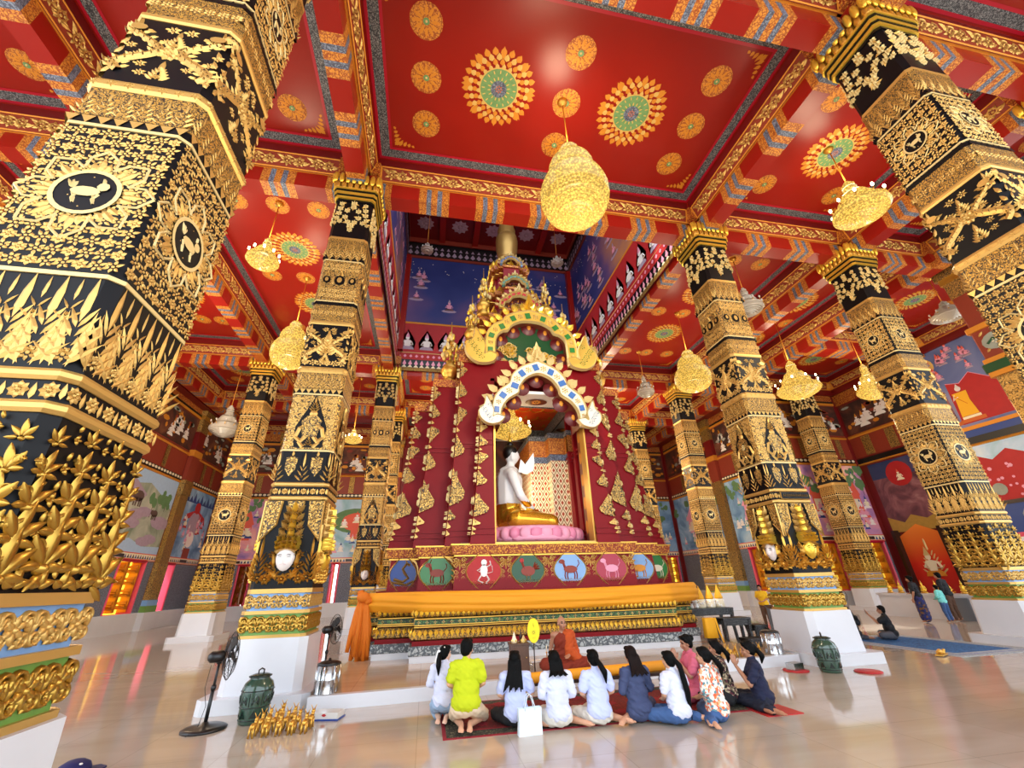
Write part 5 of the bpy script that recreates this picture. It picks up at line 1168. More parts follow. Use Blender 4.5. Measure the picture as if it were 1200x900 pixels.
mat('gold_robe','e8b53a',.25,.8)
m=MB()   # turned toward +x with the near shoulder forward
m.ell((0,.05,.75),(.46,.55,.38),'gold_robe',14,8); cap(m,(-.15,.1,.75),(-.2,.1,1.55),.40,.34,'gold_robe'); cap(m,(0,-.42,.68),(1.02,-.5,.62),.30,.2,'gold_robe'); cap(m,(0,.5,.68),(1.02,.55,.62),.30,.2,'gold_robe'); cap(m,(1.0,-.5,.58),(.55,.45,.55),.19,.15,'gold_robe'); cap(m,(1.0,.55,.58),(.55,-.4,.60),.19,.15,'gold_robe')
for x,y in ((.6,0),(.3,0)): m.ell((x,y,.6),(.45,.6,.2),'gold_robe',12,6)
cap(m,(-.14,0,1.2),(-.12,.02,1.95),.40,.42,'gold_robe'); cap(m,(-.12,-.3,2.0),(-.12,.34,2.0),.24,.24,'gold_robe')
cap(m,(-.12,0,2.1),(-.06,0,2.42),.16,.13,'gold_robe'); m.ell((-.02,0,2.66),(.23,.2,.29),'gold_robe',14,10); m.ell((.2,0,2.62),(.05,.035,.07),'gold_robe',8,6)
for sg in (-1,1): m.ell((-.04,sg*.2,2.6),(.06,.03,.16),'gold_robe',8,6)
cap(m,(-.12,-.5,1.95),(.08,-.66,1.3),.16,.13,'gold_robe'); cap(m,(.08,-.66,1.3),(.5,-.3,.95),.13,.1,'gold_robe'); hand(m,(.5,-.3,.95),(1,.5,-.1),(0,0,1),2.2,'gold_robe',1)
cap(m,(-.12,.5,1.95),(.1,.62,1.35),.16,.13,'gold_robe'); cap(m,(.1,.62,1.35),(.5,.1,.92),.13,.1,'gold_robe'); hand(m,(.5,.1,.92),(.6,-.8,0),(0,0,1),2.2,'gold_robe',-1)
def bp_(c): 
    return 1 if (c.z>1.15 and c.x<.35) or (c.z>.98 and c.x>.25 and c.x<.95 and abs(c.y)<.5) or c.z>1.5 else 0
remesh(m,'body',.035,B,3,bp_,['gold_robe','skin_marble'])
m=MB(); m.ell((-.07,0,2.76),(.25,.22,.27),'black',14,8); m.ell((-.07,0,3.02),(.12,.12,.12),'black',10,6); m.lathe([(.05,3.08),(.07,3.16),(.03,3.28),(.01,3.46)],'gold_bright',(-.07,0),8); m.build('hair',B)
m=MB()
for a0,pts in ((.06,[(.12,-.34,2.05),(.28,-.36,2.3),(.2,-.34,2.5)]),(.06,[(.4,-.34,2.1),(.62,-.36,2.45),(.78,-.36,2.78)])):
    pass
m.prism([(.08,2.05),(.12,2.2),(.17,2.44),(.25,2.36),(.3,2.28),(.42,2.44),(.58,2.66),(.6,2.36),(.55,2.1),(.36,2.0)],-.44,-.38,'skin_marble','y')
m.build('shoulder_cloth',B)
# ------------------------------------------------------------ cloth round the shrine base
def ribbon(pts,z0f,z1f,out,folds,thick,name,parent,mt,drop=0):
    P=[Vector((a,b,0)) for a,b in pts]; L=[0]
    for a,b in zip(P,P[1:]): L.append(L[-1]+(b-a).length)
    n=120; M=14; rings=[]
    for i in range(n+1):
        s=L[-1]*i/n; j=0
        while j<len(L)-2 and L[j+1]<s: j+=1
        t=(s-L[j])/max(1e-9,L[j+1]-L[j]); p=P[j].lerp(P[j+1],t); d=(P[min(j+1,len(P)-1)]-P[j]).normalized(); nrm=Vector((d.y,-d.x,0)); u=i/n; ring=[]
        for side in (0,1):
            for k in range(M+1):
                q=k/M if side==0 else 1-k/M
                bul=out*sin(PI*min(1,max(0,q)))**.6 + folds*sin(q*17+3*sin(u*5)+u*9)*(1-abs(2*q-1)**3)+folds*.6*sin(q*31+u*23)
                v=p+nrm*(bul-(thick if side else 0)); ring.append((v.x,v.y,lerp(z0f(u),z1f(u),q)))
        rings.append(ring)
    m=MB(); m.loft(rings,mt,smooth=True); return m.build(name,parent)
CL=empty('sash_cloth',(0,0,0),0,'long saffron cloth wrapped around the shrine base, knotted at one corner','cloth')
X0=KX-4.95; 
ribbon([(KX-4.85,13.55),(KX-4.9,13.0),(KX-4.45,12.78),(KX-3.6,12.15),(KX-3.4,12.0),(KX,11.9),(KX+3.4,12.0),(KX+3.7,12.2),(KX+4.5,12.6),(KX+4.8,12.9),(KX+4.9,13.6)],lambda u:1.27-.06*sin(PI*u)-.1*max(0,u-.8),lambda u:1.70+.02*sin(u*9)+.06*max(0,u-.7),.10,.022,.03,'sash',CL,'saffron_yellow')
m=MB()
for k in range(30):
    a=R.uniform(0,2*PI); r=R.uniform(.02,.28); x,y=r*cos(a)*.9,r*sin(a)*.5; zb=R.uniform(.16,.5)
    pts=[(x*.25,y*.25,1.62),(x*.6,y*.6,1.3),(x*.95+.03*sin(k),y,.9),(x*1.1,y*1.1,zb)]
    m.tube(pts,[.04,.055,.06,.05],'saffron',8)
m.ell((0,-.05,1.62),(.17,.14,.13),'saffron',10,8); m.ell((-.08,0,1.72),(.1,.1,.08),'saffron',8,6); m.ell((.12,-.02,1.54),(.12,.12,.1),'saffron',8,6)
k_=m.build('hanging_knot',CL); k_.location=(KX-4.92,12.85,.0)
# ------------------------------------------------------------ fans
def fan(x,y,z,rz,H,label,cat='fan',rb=.27,rc=.27,tilt=0):
    o=empty('pedestal_fan',(x,y,z),rz,label,'fan','black pedestal fans')
    m=MB(); m.lathe([(rb,0),(rb,.025),(rb*.8,.05),(.06,.07),(.035,.1)],'black_plastic',n=28); m.build('base',o)
    m=MB(); m.tube([(0,0,.06),(0,0,H*.55)],.026,'black_plastic',10); m.tube([(0,0,H*.5),(0,0,H-.08)],.018,'black_plastic',10); m.lathe([(.03,H*.52),(.04,H*.56),(.03,H*.6)],'black_plastic',n=10); m.build('pole',o)
    m=MB(); m.tube([(0,-.17,H),(0,-.13,H),(0,.02,H),(0,.06,H)],[.04,.08,.085,.05],'black_plastic',14); m.tube([(0,0,H-.1),(0,0,H-.05)],.035,'black_plastic',8); m.build('motor',o)
    m=MB(); yc=.14
    for k in range(5):
        a=2*PI*k/5; v=[]
        for r,da,dy in ((.05,-.25,0),(.2,-.42,.02),(.235,0,.0),(.2,.42,-.03),(.05,.25,-.02)): v.append((r*cos(a+da)*rc/.27,yc+dy,H+r*sin(a+da)*rc/.27))
        w=[(p[0],p[1]+.006,p[2]) for p in v]; m.add(v+w,[(0,1,2,3,4),(9,8,7,6,5)]+[(i,(i+1)%5,5+(i+1)%5,5+i) for i in range(5)],'black_plastic')
    m.tube([(0,yc-.04,H),(0,yc+.04,H)],.04,'black_plastic',12); m.build('blades',o)
    m=MB()
    for yy,r in ((.14,rc),(.14,rc*1.0),(.20,rc*.72),(.215,rc*.38),(.08,rc*.72)):
        m.tube([(r*cos(2*PI*j/32),yy,H+r*sin(2*PI*j/32)) for j in range(33)],.007 if r==rc else .003,'black_plastic',5)
    for k in range(30):
        a=2*PI*k/30
        for s in (1,-1): m.tube([(.05*cos(a),.14+.08*s,H+.05*sin(a)),(rc*.75*cos(a),.14+.06*s,H+rc*.75*sin(a)),(rc*cos(a),.14,H+rc*sin(a))],.0022,'black_plastic',4)
    m.build('guard',o)
    m=MB(); m.tube([(0,-.1,H-.1),(.05,-.12,H-.4),(.02,-.05,.3),(.08,-.1,.05),(.25,-.25,.01)],.005,'black',5); m.build('cord',o)
    return o
fan(-3.14,8.55,0,-1.05,.93,'black pedestal fan standing on the floor before the column with a white crowned face',rb=.3,rc=.33)
fan(-2.12,11.7,0,-.95,1.0,'black pedestal fan behind the steel bin at the platform corner',rc=.3)
fan(13.0,13.6,0,-2.0,1.12,'black pedestal fan behind the seated woman in dark clothes, its guard turned to the column',rc=.28)
fan(14.2,13.9,0,2.2,1.15,'black pedestal fan beside the white side column, above the man with a raised phone',rc=.28)
# ------------------------------------------------------------ glazed jars
mat('celadon','2f4a3c',.18,var=.35,vscale=7,coat=.5); mat('celadon_dark','14261f',.25)
def jar(x,y,label,s=1,handle=True,dark=False):
    o=empty('glazed_jar',(x,y,0),R.uniform(0,3),label,'jar','green glazed jars')
    A='celadon'
    m=MB(); m.lathe([(.19*s,0),(.2*s,.02),(.215*s,.2*s),(.232*s,.4*s),(.228*s,.46*s),(.2*s,.53*s),(.15*s,.57*s),(.135*s,.6*s),(.15*s,.61*s)],A,n=30)
    for r,z in ((.217,.22),(.234,.43),(.204,.06)): m.lathe([(r*s,z*s-.008),(r*s+.008,z*s),(r*s,z*s+.008)],'celadon_dark',n=30)
    def wrap(u,v,h): r=lerp(.203,.234,v/.43)*s+h*s; return (r*cos(u/.22),r*sin(u/.22),v*s)
    m.mp=wrap
    for k in range(8):
        u=k*.172
        m.disc(u+.086,.33,.045,'celadon_dark',.006,9,ru=.05); m.leaf(u+.04,.25,.13,.04,-.2,'celadon_dark',.012); m.leaf(u+.13,.25,.13,.04,.2,'celadon_dark',.012); m.stroke([(u,.24),(u,.41)],.012,'celadon_dark',.008)
        m.poly([(u+.03,.09),(u+.14,.09),(u+.086,.19)],'celadon_dark',.006); m.leaf(u+.086,.3,.09,.07,0,'celadon',.014)
    m.mp=None; m.build('body',o)
    m=MB(); m.lathe([(.165*s,.6*s),(.17*s,.615*s),(.1*s,.64*s),(.02*s,.645*s)],'celadon_dark' ,n=26); 
    ld=m.build('lid',o); m=MB(); m.tube([(-.04*s,0,.64*s),(-.04*s,0,.69*s),(0,0,.71*s),(.04*s,0,.69*s),(.04*s,0,.64*s)],.012*s,'dark_wood',8); m.build('handle',ld); return o
jar(-2.55,8.75,'green glazed jar with lid between the floor fan and the gold figurines')
jar(8.42,8.98,'dark green glazed jar with lid beside the red mat at the column foot')
# ------------------------------------------------------------ steel, trays, mats, bag
def bin_(x,y,z,r,h,label):
    o=empty('steel_bin',(x,y,z),0,label,'bin','steel bins'); m=MB(); m.lathe([(r,0),(r,.02),(r*.98,.03),(r*.98,h*.48),(r,h*.5),(r*.98,h*.52),(r*.98,h),(r*1.02,h+.01)],'steel',n=28)
    for k in range(6): a=2*PI*k/6+.3; m.tube([(r*1.02*cos(a),r*1.02*sin(a),.02),(r*1.02*cos(a),r*1.02*sin(a),h)],.016,'steel',6)
    m.build('body',o); m=MB(); m.lathe([(r*1.05,h),(r*1.06,h+.03),(r*.7,h+.06),(.03,h+.07),(.02,h+.1),(0,h+.11)],'black_plastic' ,n=24); m.build('lid',o)
bin_(-1.62,9.36,.2,.19,.42,'steel bin with dark lid at the corner of the white platform, near the white-faced column')
bin_(8.1,10.12,.2,.19,.42,'steel bin with dark lid on the platform next to the dark green jar')
m=MB(); m.lathe([(.24,0),(.25,.02),(.2,.025)],'crimson',n=24); tag(m.build('round_mat',None,(7.85,9.3,0)),'dark red round mat under the small steel tin','mat')
o=empty('steel_tin',(7.85,9.3,.025),.2,'small low steel tin on a dark red round mat','tin'); m=MB(); m.box(-.14,-.1,0,.14,.1,.1,'steel'); m.build('body',o); m=MB(); m.box(-.145,-.105,.1,.145,.105,.125,'steel'); m.build('lid',o)
m=MB(); m.lathe([(.24,0),(.25,.015),(.22,.03),(0,.032)],'crimson',n=26); tag(m.build('round_cushion',None,(9.05,8.72,0)),'flat bright red cushion on the floor beside the dark green jar','cushion')
def figurine(x,y,z,rz,s,label,grp):
    m=MB(); m.ell((0,0,.1*s),(.035*s,.06*s,.035*s),'gold',8,6); m.ell((0,.06*s,.15*s),(.022*s,.03*s,.026*s),'gold',8,6); m.tube([(0,.04*s,.11*s),(0,.06*s,.15*s)],.02*s,'gold',6); m.tube([(0,.085*s,.15*s),(0,.1*s,.12*s)],.008*s,'gold',5)
    for a in (-1,1):
        for b in (-1,1): m.tube([(a*.02*s,b*.035*s,.1*s),(a*.022*s,b*.038*s,0)],.011*s,'gold',6)
        m.tube([(a*.01*s,.06*s,.17*s),(a*.03*s,.05*s,.215*s)],[.007*s,.003*s],'gold',5)
    o=m.build('gilded_figurine'); o.location=(x,y,z); o.rotation_euler=(0,0,rz); tag(o,label,'figurine',grp); return o
f0=figurine(-2.12,8.66,0,-.1,1.25,'small gilded animal figurine in the cluster on the floor beside the green jar','gilded figurines by the jar')
for k in range(13):
    c=f0.copy(); COL.objects.link(c); c.location=(-2.28+.17*(k%5)+.03*(k//5),7.94+.23*(k//5),0); c.rotation_euler=(0,0,-.1+.1*(k%3))
f1=f0.copy(); COL.objects.link(f1); f1.location=(6.7,10.2,.2); f1.rotation_euler=(0,0,2); tag(f1,'small gilded animal figurine standing on the white step by the steel bin','figurine','gilded figurines on the step')
for k in range(6): c=f1.copy(); COL.objects.link(c); c.location=(6.86+.16*k,9.98+.03*(k%2)+.012*k,.2); c.rotation_euler=(0,0,R.uniform(1,3))
o=empty('tray',(-1.42,8.62,0),-.25,'shallow blue and white tray lying on the floor before the platform','tray'); m=MB(); m.box(-.24,-.14,0,.24,.14,.02,'deep_blue'); m.build('base',o); m=MB(); m.box(-.22,-.12,.02,.22,.12,.1,'glass_pale'); m.rect(0,0,0,0,'crimson') if 0 else None; m.box(-.02,-.125,.05,.02,-.121,.085,'crimson'); m.box(-.035,-.126,.06,.035,-.122,.074,'crimson'); m.build('packet',o)
o=empty('paper_bag',(1.5,6.93,0),.08,'white paper carrier bag standing behind the long-haired woman in white','bag')
m=MB(); m.loft([[(-.165,-.05,0),(.165,-.05,0),(.165,.05,0),(-.165,.05,0)],[(-.16,-.045,.15),(.16,-.045,.15),(.155,.05,.15),(-.155,.05,.15)],[(-.165,-.035,.3),(.165,-.035,.3),(.165,.04,.3),(-.165,.04,.3)]],'bag_white',cap1=False); mat('bag_white','d9e6ee',.5)
for sx in (-.07,.07): m.ell((sx,-.038,.275),(.006,.004,.006),'steel',6,4)
m.build('body',o)
for yy in (-.037,.042): m=MB(); m.tube([(-.07,yy,.27),(-.065,yy,.33),(-.03,yy+.01,.43),(.0,yy+.01,.45),(.03,yy+.01,.43),(.065,yy,.33),(.07,yy,.27)],.006,'bag_white',6); m.build('handle',o)
etched('rug_red','8f1d14','5a120d',22,.2,.9,0,.6); etched('rug_border','6d6a4a','2c2a20',20,.25,.9,0); mat('rug_edge','8a1020',.9); etched('blue_carpet','2a6aa8','1c4a80',9,.12,.9,0); etched('carpet_border','c2c4c0','8a94a0',20,.2,.9,0)
def rug(x0,y0,x1,y1,ms,ws,label,name='patterned_rug',hs=.008):
    m=MB(); c=((x0+x1)/2,(y0+y1)/2); hx,hy=(x1-x0)/2,(y1-y0)/2; e=0; z=0
    for k,(mm,w_) in enumerate(zip(ms,ws)):
        m.box(-hx+e,-hy+e,0,hx-e,hy-e,hs+.002*k,mm); e+=w_
    if ms[-1]=='rug_red':
        m.mp=lambda u,v,h:(u,v,hs+.002*len(ms)+h)
        for i in range(10):
            for j in range(3): m.rosette(-hx+e+.25+i*.44,-hy+e+.2+j*.5,.13,8,'rug_edge',.001)
    m.mp=None
    return tag(m.build(name,None,(c[0],c[1],0)),label,'rug')
rug(.34,7.03,5.1,8.9,('rug_edge','rug_border','rug_edge','rug_red'),(.05,.22,.04,0),'red patterned rug with olive border under the kneeling group')
rug(12.4,9.35,15.1,13.2,('carpet_border','deep_blue','carpet_border','blue_carpet'),(.22,.04,.16,0),'blue carpet with pale border where the man with a phone sits','blue_carpet')
o=empty('gilded_bowl',(12.2,9.62,.0),.4,'crumpled gold offering on the pale corner of the blue carpet','offering'); m=MB()
for k in range(12): m.ell((R.uniform(-.14,.14),R.uniform(-.05,.05),.07+R.uniform(0,.05)),(R.uniform(.04,.07),R.uniform(.03,.05),R.uniform(.03,.05)),'gold',7,5)
m.box(-.2,-.07,.018,.2,.07,.05,'gold'); m.build('heap',o)
o=empty('cloth_cap',(-3.9,7.12,0),.5,'dark navy cap lying on the floor at the picture edge','cap'); m=MB(); m.lathe([(.16,0),(.165,.04),(.14,.09),(.08,.125),(0,.14)],'navy_cloth',n=22); mat('navy_cloth','0c1150',.7); m.build('crown',o); m=MB(); m.prism([(.1,-.14),(.24,-.12),(.3,0),(.24,.12),(.1,.14)],.0,.015,'navy_cloth'); m.build('brim',o); m=MB(); m.ell((.05,-.1,.1),(.02,.02,.012),'white_paint',8,5); m.build('badge',o)
# ------------------------------------------------------------ round the monk
o=empty('gilded_bench',(0,-.26,0),0,'long low dark bench with a saffron bolster edge in front of the monk','bench')
m=MB(); m.tube([(1.7,9.0,.305),(2.4,9.02,.315),(3.6,9.08,.33),(4.6,9.13,.34)],[.085]*4,'saffron_yellow',14); m.tube([(1.68,9.0,.305),(1.7,9.0,.305)],[.04,.085],'saffron_yellow',14); m.build('bolster',o)
m=MB(); m.prism([(1.7,8.97),(4.6,9.07),(4.6,9.21),(1.7,9.11)],.19,.24,'dark_wood'); m.build('seat',o)
for k in range(8):
    x=1.78+.39*k; m=MB(); m.lathe([(.03,0),(.05,.03),(.025,.07),(.045,.12),(.03,.17),(.04,.2)],'dark_wood',(x,9.04+.034*(x-1.4)),10); m.build('leg',o)
o=empty('wooden_cabinet',(1.98,9.95,.2),0,'narrow brown wooden cabinet beside the yellow oval fan','cabinet'); m=MB(); m.box(-.18,-.16,.02,.18,.16,.50,'brown_wood'); m.box(-.2,-.18,.50,.2,.18,.53,'brown_wood'); m.box(-.19,-.17,0,.19,.17,.03,'dark_wood'); mat('brown_wood','5c4030',.4,var=.25,vscale=8); m.build('body',o); m=MB(); m.box(-.16,-.168,.06,.16,-.16,.47,'brown_wood'); dr=m.build('door',o); m=MB(); m.ell((.12,-.175,.28),(.012,.012,.012),'gold',6,4); m.build('knob',dr)
for k,(dx,h,mm) in enumerate(((-.1,.2,'cream'),(.1,.14,'cream_gold'))):
    o=empty('offering_cone',(1.98+dx,9.92,.73),0,('taller' if k==0 else 'shorter')+' pale folded offering on top of the brown cabinet','offering'); m=MB(); m.lathe([(.06,0),(.055,.05),(.03,h*.6),(.004,h)],mm,n=10)
    for j in range(8): m.ell((.05*cos(j),.05*sin(j),.04),(.018,.018,.018),'yellow_paint',5,4)
    m.build('cone',o); m=MB(); m.lathe([(.05,0),(.07,.015)],'gold',n=10); m.build('foot',o)
o=empty('bottle',(2.04,10.02,.73),0,'dark slim bottle among the offerings on the brown cabinet','bottle'); m=MB(); m.lathe([(.025,0),(.03,.1),(.012,.15),(.01,.24),(0,.25)],'dark_wood',n=10); m.build('glass',o); m=MB(); m.lathe([(.013,.235),(.013,.26),(0,.262)],'gold',n=8); m.build('stopper',o)
o=empty('ceremonial_fan',(2.24,9.66,.2),-.1,'yellow oval monk fan with a line emblem standing behind the long-haired woman','fan')
m=MB(lambda u,v,h:(u,-h,v)); q=[(.125*cos(2*PI*k/32),.76+.22*sin(2*PI*k/32)) for k in range(32)]; m.add([(a,b,0) for a,b in q]+[(a,b,.016) for a,b in q],[tuple(range(32)),tuple(range(32,64))]+[(i,(i+1)%32,32+(i+1)%32,32+i) for i in range(32)],'fan_yellow'); mat('fan_yellow','f6e81e',.6); m.stroke(q+q[:1],.012,'gold_bright',.02); pn=m.build('panel',o)
m=MB(lambda u,v,h:(u,-h,v)); K='dark_gold'
m.stroke([(0,.80),(0,.90)],.006,K,.022); m.stroke([(-.02,.82),(0,.87),(.02,.82)],.006,K,.022); m.stroke([(-.012,.88),(0,.895),(.012,.88)],.004,K,.022)
m.stroke([(-.05,.73),(-.02,.77),(0,.74),(.02,.77),(.05,.73),(.02,.68),(0,.70),(-.02,.68),(-.05,.73)],.007,K,.022); m.ring(0,.728,.016,.024,K,.023,12); m.stroke([(-.05,.64),(-.02,.63),(.02,.63),(.05,.64)],.006,K,.022); m.stroke([(-.035,.61),(.035,.61)],.005,K,.022)
e_=m.build('emblem',pn); e_['label']='thin line emblem on the yellow panel'
m=MB(); m.tube([(0,.01,0),(0,.01,.56)],.012,'dark_wood',8); m.build('handle',o); m=MB(); m.lathe([(.09,0),(.09,.02),(.02,.04)],'dark_wood',n=14); m.build('stand',o)
for k,x in enumerate((2.58,2.66,2.74)):
    o=empty('candle_stand',(x,9.98+.05*(k%2),.2),0,'slim gold candle stand between cabinet and monk','candle stand','gold candle stands beside the monk'); m=MB(); m.lathe([(.03,0),(.012,.03),(.012,.1),(.02,.13),(.01,.16),(.012,.3),(.022,.33)],'gold_paint',n=8); m.build('stem',o); m=MB(); m.lathe([(.012,.33),(.012,.44),(0,.45)],'cream',n=8); m.build('candle',o)
o=empty('low_table',(2.4,10.25,.2),.1,'small white low table with papers in front of the monk','table'); m=MB(); m.box(-.13,-.09,.13,.13,.09,.155,'white_paint'); m.build('top',o)
for a in (-.11,.11):
    for b in (-.07,.07): m=MB(); m.tube([(a,b,0),(a,b,.13)],.012,'steel',6); m.build('leg',o)
# ------------------------------------------------------------ altar beside the shrine
etched('pearl_inlay','0b0b0d','8f9296',34,.03,.3,0,.3)
def table(x,y,z,w,d,h,label,rz=0,name='inlaid_table'):
    o=empty(name,(x,y,z),rz,label,'table','black inlaid altar tables')
    m=MB(); m.box(-w/2,-d/2,h-.05,w/2,d/2,h,'black'); m.box(-w/2+.01,-d/2-.004,h-.045,w/2-.01,-d/2,h-.008,'pearl_inlay'); m.build('top',o)
    m=MB(); m.box(-w/2+.05,-d/2+.03,h-.2,w/2-.05,-d/2+.05,h-.05,'pearl_inlay'); m.box(-w/2+.05,d/2-.05,h-.2,w/2-.05,d/2-.03,h-.05,'pearl_inlay'); m.build('apron',o)
    for a in (-1,1):
        for b in (-1,1): m=MB(); m.loft([[(a*(w/2-.05+e)-q,b*(d/2-.05+e)-q,zz),(a*(w/2-.05+e)+q,b*(d/2-.05+e)-q,zz),(a*(w/2-.05+e)+q,b*(d/2-.05+e)+q,zz),(a*(w/2-.05+e)-q,b*(d/2-.05+e)+q,zz)] for zz,e,q in ((0,.03,.05),(.06,.0,.035),(h*.5,-.02,.035),(h-.05,0,.045))],'pearl_inlay'); m.build('leg',o)
    return o
table(9.05,13.95,0,1.5,.7,.95,'tall black inlaid altar table carrying the yellow cones')
table(9.3,13.1,0,.95,.5,.72,'middle black inlaid altar table with pearl patterns and an open front')
table(10.12,13.15,0,.45,.5,.5,'small black inlaid altar table beside the lectern')
table(9.75,12.5,0,1.3,.4,.24,'long low black inlaid altar table nearest the shiny floor')
for k,x in enumerate((8.88,9.22,9.56)):
    o=empty('flower_cone',(x,13.9,.95),0,('yellow topped floral cone closest to the shrine','yellow topped floral cone in the middle of the three on the altar','yellow topped floral cone furthest from the shrine')[k],'offering','yellow floral cones on the altar')
    m=MB(); m.lathe([(.13,0),(.15,.04),(.13,.2),(.12,.26)],'cream',n=14)
    for j in range(26): a=R.uniform(0,6.28); m.ell((.13*cos(a),.13*sin(a),R.uniform(.03,.24)),(.03,.03,.03),'white_paint',5,4)
    m.build('base',o); m=MB(); m.lathe([(.12,.25),(.13,.3),(.08,.45),(.03,.58),(.005,.66)],'robe_yellow',n=14); m.build('cone',o)
for k,(x,hh) in enumerate(((8.5,.3),(8.68,.2))):
    o=empty('flower_vase',(x,13.85,.95),0,('taller','shorter')[k]+' white flower bouquet on the altar beside the saffron cloth','flowers'); m=MB(); m.lathe([(.04,0),(.06,.05),(.03,.12),(.05,.14)],'white_paint',n=10); m.build('vase',o); m=MB()
    for j in range(16): a=R.uniform(0,6.28); r=R.uniform(0,.1); m.ell((r*cos(a),r*sin(a),.16+R.uniform(0,hh*.6)),(.035,.035,.03),'white_paint' if j%4 else 'robe_yellow',6,4)
    m.build('blossoms',o)
o=empty('draped_stand',(7.98,12.3,.2),0,'stand draped in bright yellow cloth at the shrine corner near the altar','stand',None,.72); m=MB(); n=40; rings=[]
for z,e in ((.84,0),(.83,.02),(.5,.03),(.16,.05)):
    rg=[]
    for j in range(n): a=2*PI*j/n; q=(abs(cos(a))**4+abs(sin(a))**4)**-.25; r=.2*q+e+(.018*sin(a*14) if z<.8 else 0)*(1.5-z); rg.append((r*cos(a),r*.7*sin(a),z))
    rings.append(rg)
m.loft(rings,'yellow_cloth',smooth=True); m.build('drape',o); m=MB(); m.box(-.16,-.1,0,.16,.1,.8,'dark_wood'); m.build('frame',o)
m=MB(); m.loft([[(.19,-.12,.84),(.27,-.12,.84),(.27,-.1,.84),(.19,-.1,.84)],[(.24,-.16,.4),(.31,-.16,.4),(.31,-.14,.4),(.24,-.14,.4)],[(.3,-.26,.02),(.36,-.24,.02),(.36,-.22,.02),(.3,-.24,.02)]],'yellow_cloth'); m.build('tail',o)
o=empty('lectern',(10.75,12.75,0),-.25,'dark wooden lectern with slanted top and open shelves beyond the altar tables','lectern')
for sx in (-1,1): m=MB(); m.prism([(-.2,0),(.25,0),(.2,.95),(-.22,.8)],sx*.26-.015,sx*.26+.015,'dark_wood','x'); m.build('side_panel',o)
m=MB(); m.add([(-.3,-.27,.8),(.3,-.27,.8),(.3,.25,.98),(-.3,.25,.98),(-.3,-.27,.83),(.3,-.27,.83),(.3,.25,1.01),(-.3,.25,1.01)],[(0,1,2,3),(4,5,6,7),(0,1,5,4),(1,2,6,5),(2,3,7,6),(3,0,4,7)],'dark_wood'); m.build('top',o)
m=MB(); m.box(-.25,.18,.02,.25,.2,.9,'dark_wood'); m.build('back_panel',o)
for z in (.2,.5): m=MB(); m.box(-.25,-.18,z,.25,.18,z+.02,'dark_wood'); m.build('shelf',o)
o=empty('open_book',(10.72,12.68,.93),-.25,'white sheet of paper lying on the slanted lectern top','paper'); m=MB(); m.add([(-.14,-.1,.0),(.14,-.1,.0),(.14,.1,.07),(-.14,.1,.07),(-.14,-.1,.006),(.14,-.1,.006),(.14,.1,.076),(-.14,.1,.076)],[(0,1,2,3),(4,5,6,7),(0,1,5,4),(1,2,6,5),(2,3,7,6),(3,0,4,7)],'white_paint'); m.build('sheet',o)
# ledge with gilded images in the wing
m=MB(); m.box(21.3,14.3,0,21.9,18.6,.86,'white_marble'); m.box(21.24,14.25,.86,21.96,18.65,.95,'white_marble'); m.box(21.22,14.9,0,21.3,15.5,.8,'grey_stone'); mat('grey_stone','6f747a',.4); tag(m.build('marble_ledge'),'white marble ledge with gilded images behind the standing visitors','ledge')
def idol(x,y,z,s,label,grp):
    o=empty('gilded_image',(x,y,z),PI/2,label,'statue',grp); m=MB(); m.lathe([(.14*s,0),(.16*s,.04*s),(.12*s,.08*s)],'gold',n=10); m.ell((0,0,.15*s),(.16*s,.1*s,.07*s),'gold_bright',8,5); cap(m,(0,0,.18*s),(0,0,.32*s),.07*s,.085*s,'gold_bright'); m.ell((0,0,.46*s),(.05*s,.05*s,.06*s),'gold_bright',8,6)
    for sg in (-1,1): cap(m,(sg*.09*s,0,.34*s),(sg*.12*s,-.05*s,.2*s),.03*s,.022*s,'gold_bright',6)
    m.build('figure',o); m=MB(); m.lathe([(.04*s,.5*s),(.02*s,.56*s),(.004*s,.66*s)],'gold',n=8); m.build('crown',o); return o
i0=idol(21.6,18.2,.95,.8,'small seated gilded image on the marble ledge behind the standing visitors','gilded images on the marble ledge')
for k in range(6): c=copy_tree(i0); c.location=(21.6+.06*(k%2),17.7-.5*k,.95)
# ------------------------------------------------------------ people
for n,c in (('skin','cf9c7c'),('skin_tan','a8765a'),('skin_pale','dcb39a')): mat(n,c,.5,var=.05)
mat('eye_dark','1a1210',.3); mat('lips','a85a50',.5); mat('hair_black','030303',.6,spec=.12,bump=.4,bscale=60); mat('hair_brown','150a08',.6,spec=.12,bump=.4,bscale=60)
def fabric(n,c,v=.08,b=.35,s=14): mat(n,c,.85,var=v,vscale=4,bump=b,bscale=s)
for n,c in (('shirt_white','d2d6ea'),('shirt_lavender','c0c9ee'),('shirt_yellow','bcc80a'),('shirt_navy','141a38'),('blouse_slate','3c4668'),('denim','3d5c8c'),('denim_light','8fa6c0'),('khaki','d8c0a0'),('cream_cloth','d9d4c8'),('black_cloth','15161a'),('trouser_navy','151a2c'),('pink_cloth','d0647c'),('robe','b5480e'),('robe_inner','7a2408'),('mint','7fd8d0'),('dark_blue_cloth','1c2560'),('brown_cloth','5a4030'),('grey_cloth','4a4a50'),('tee_yellow','f0c020')): fabric(n,c)
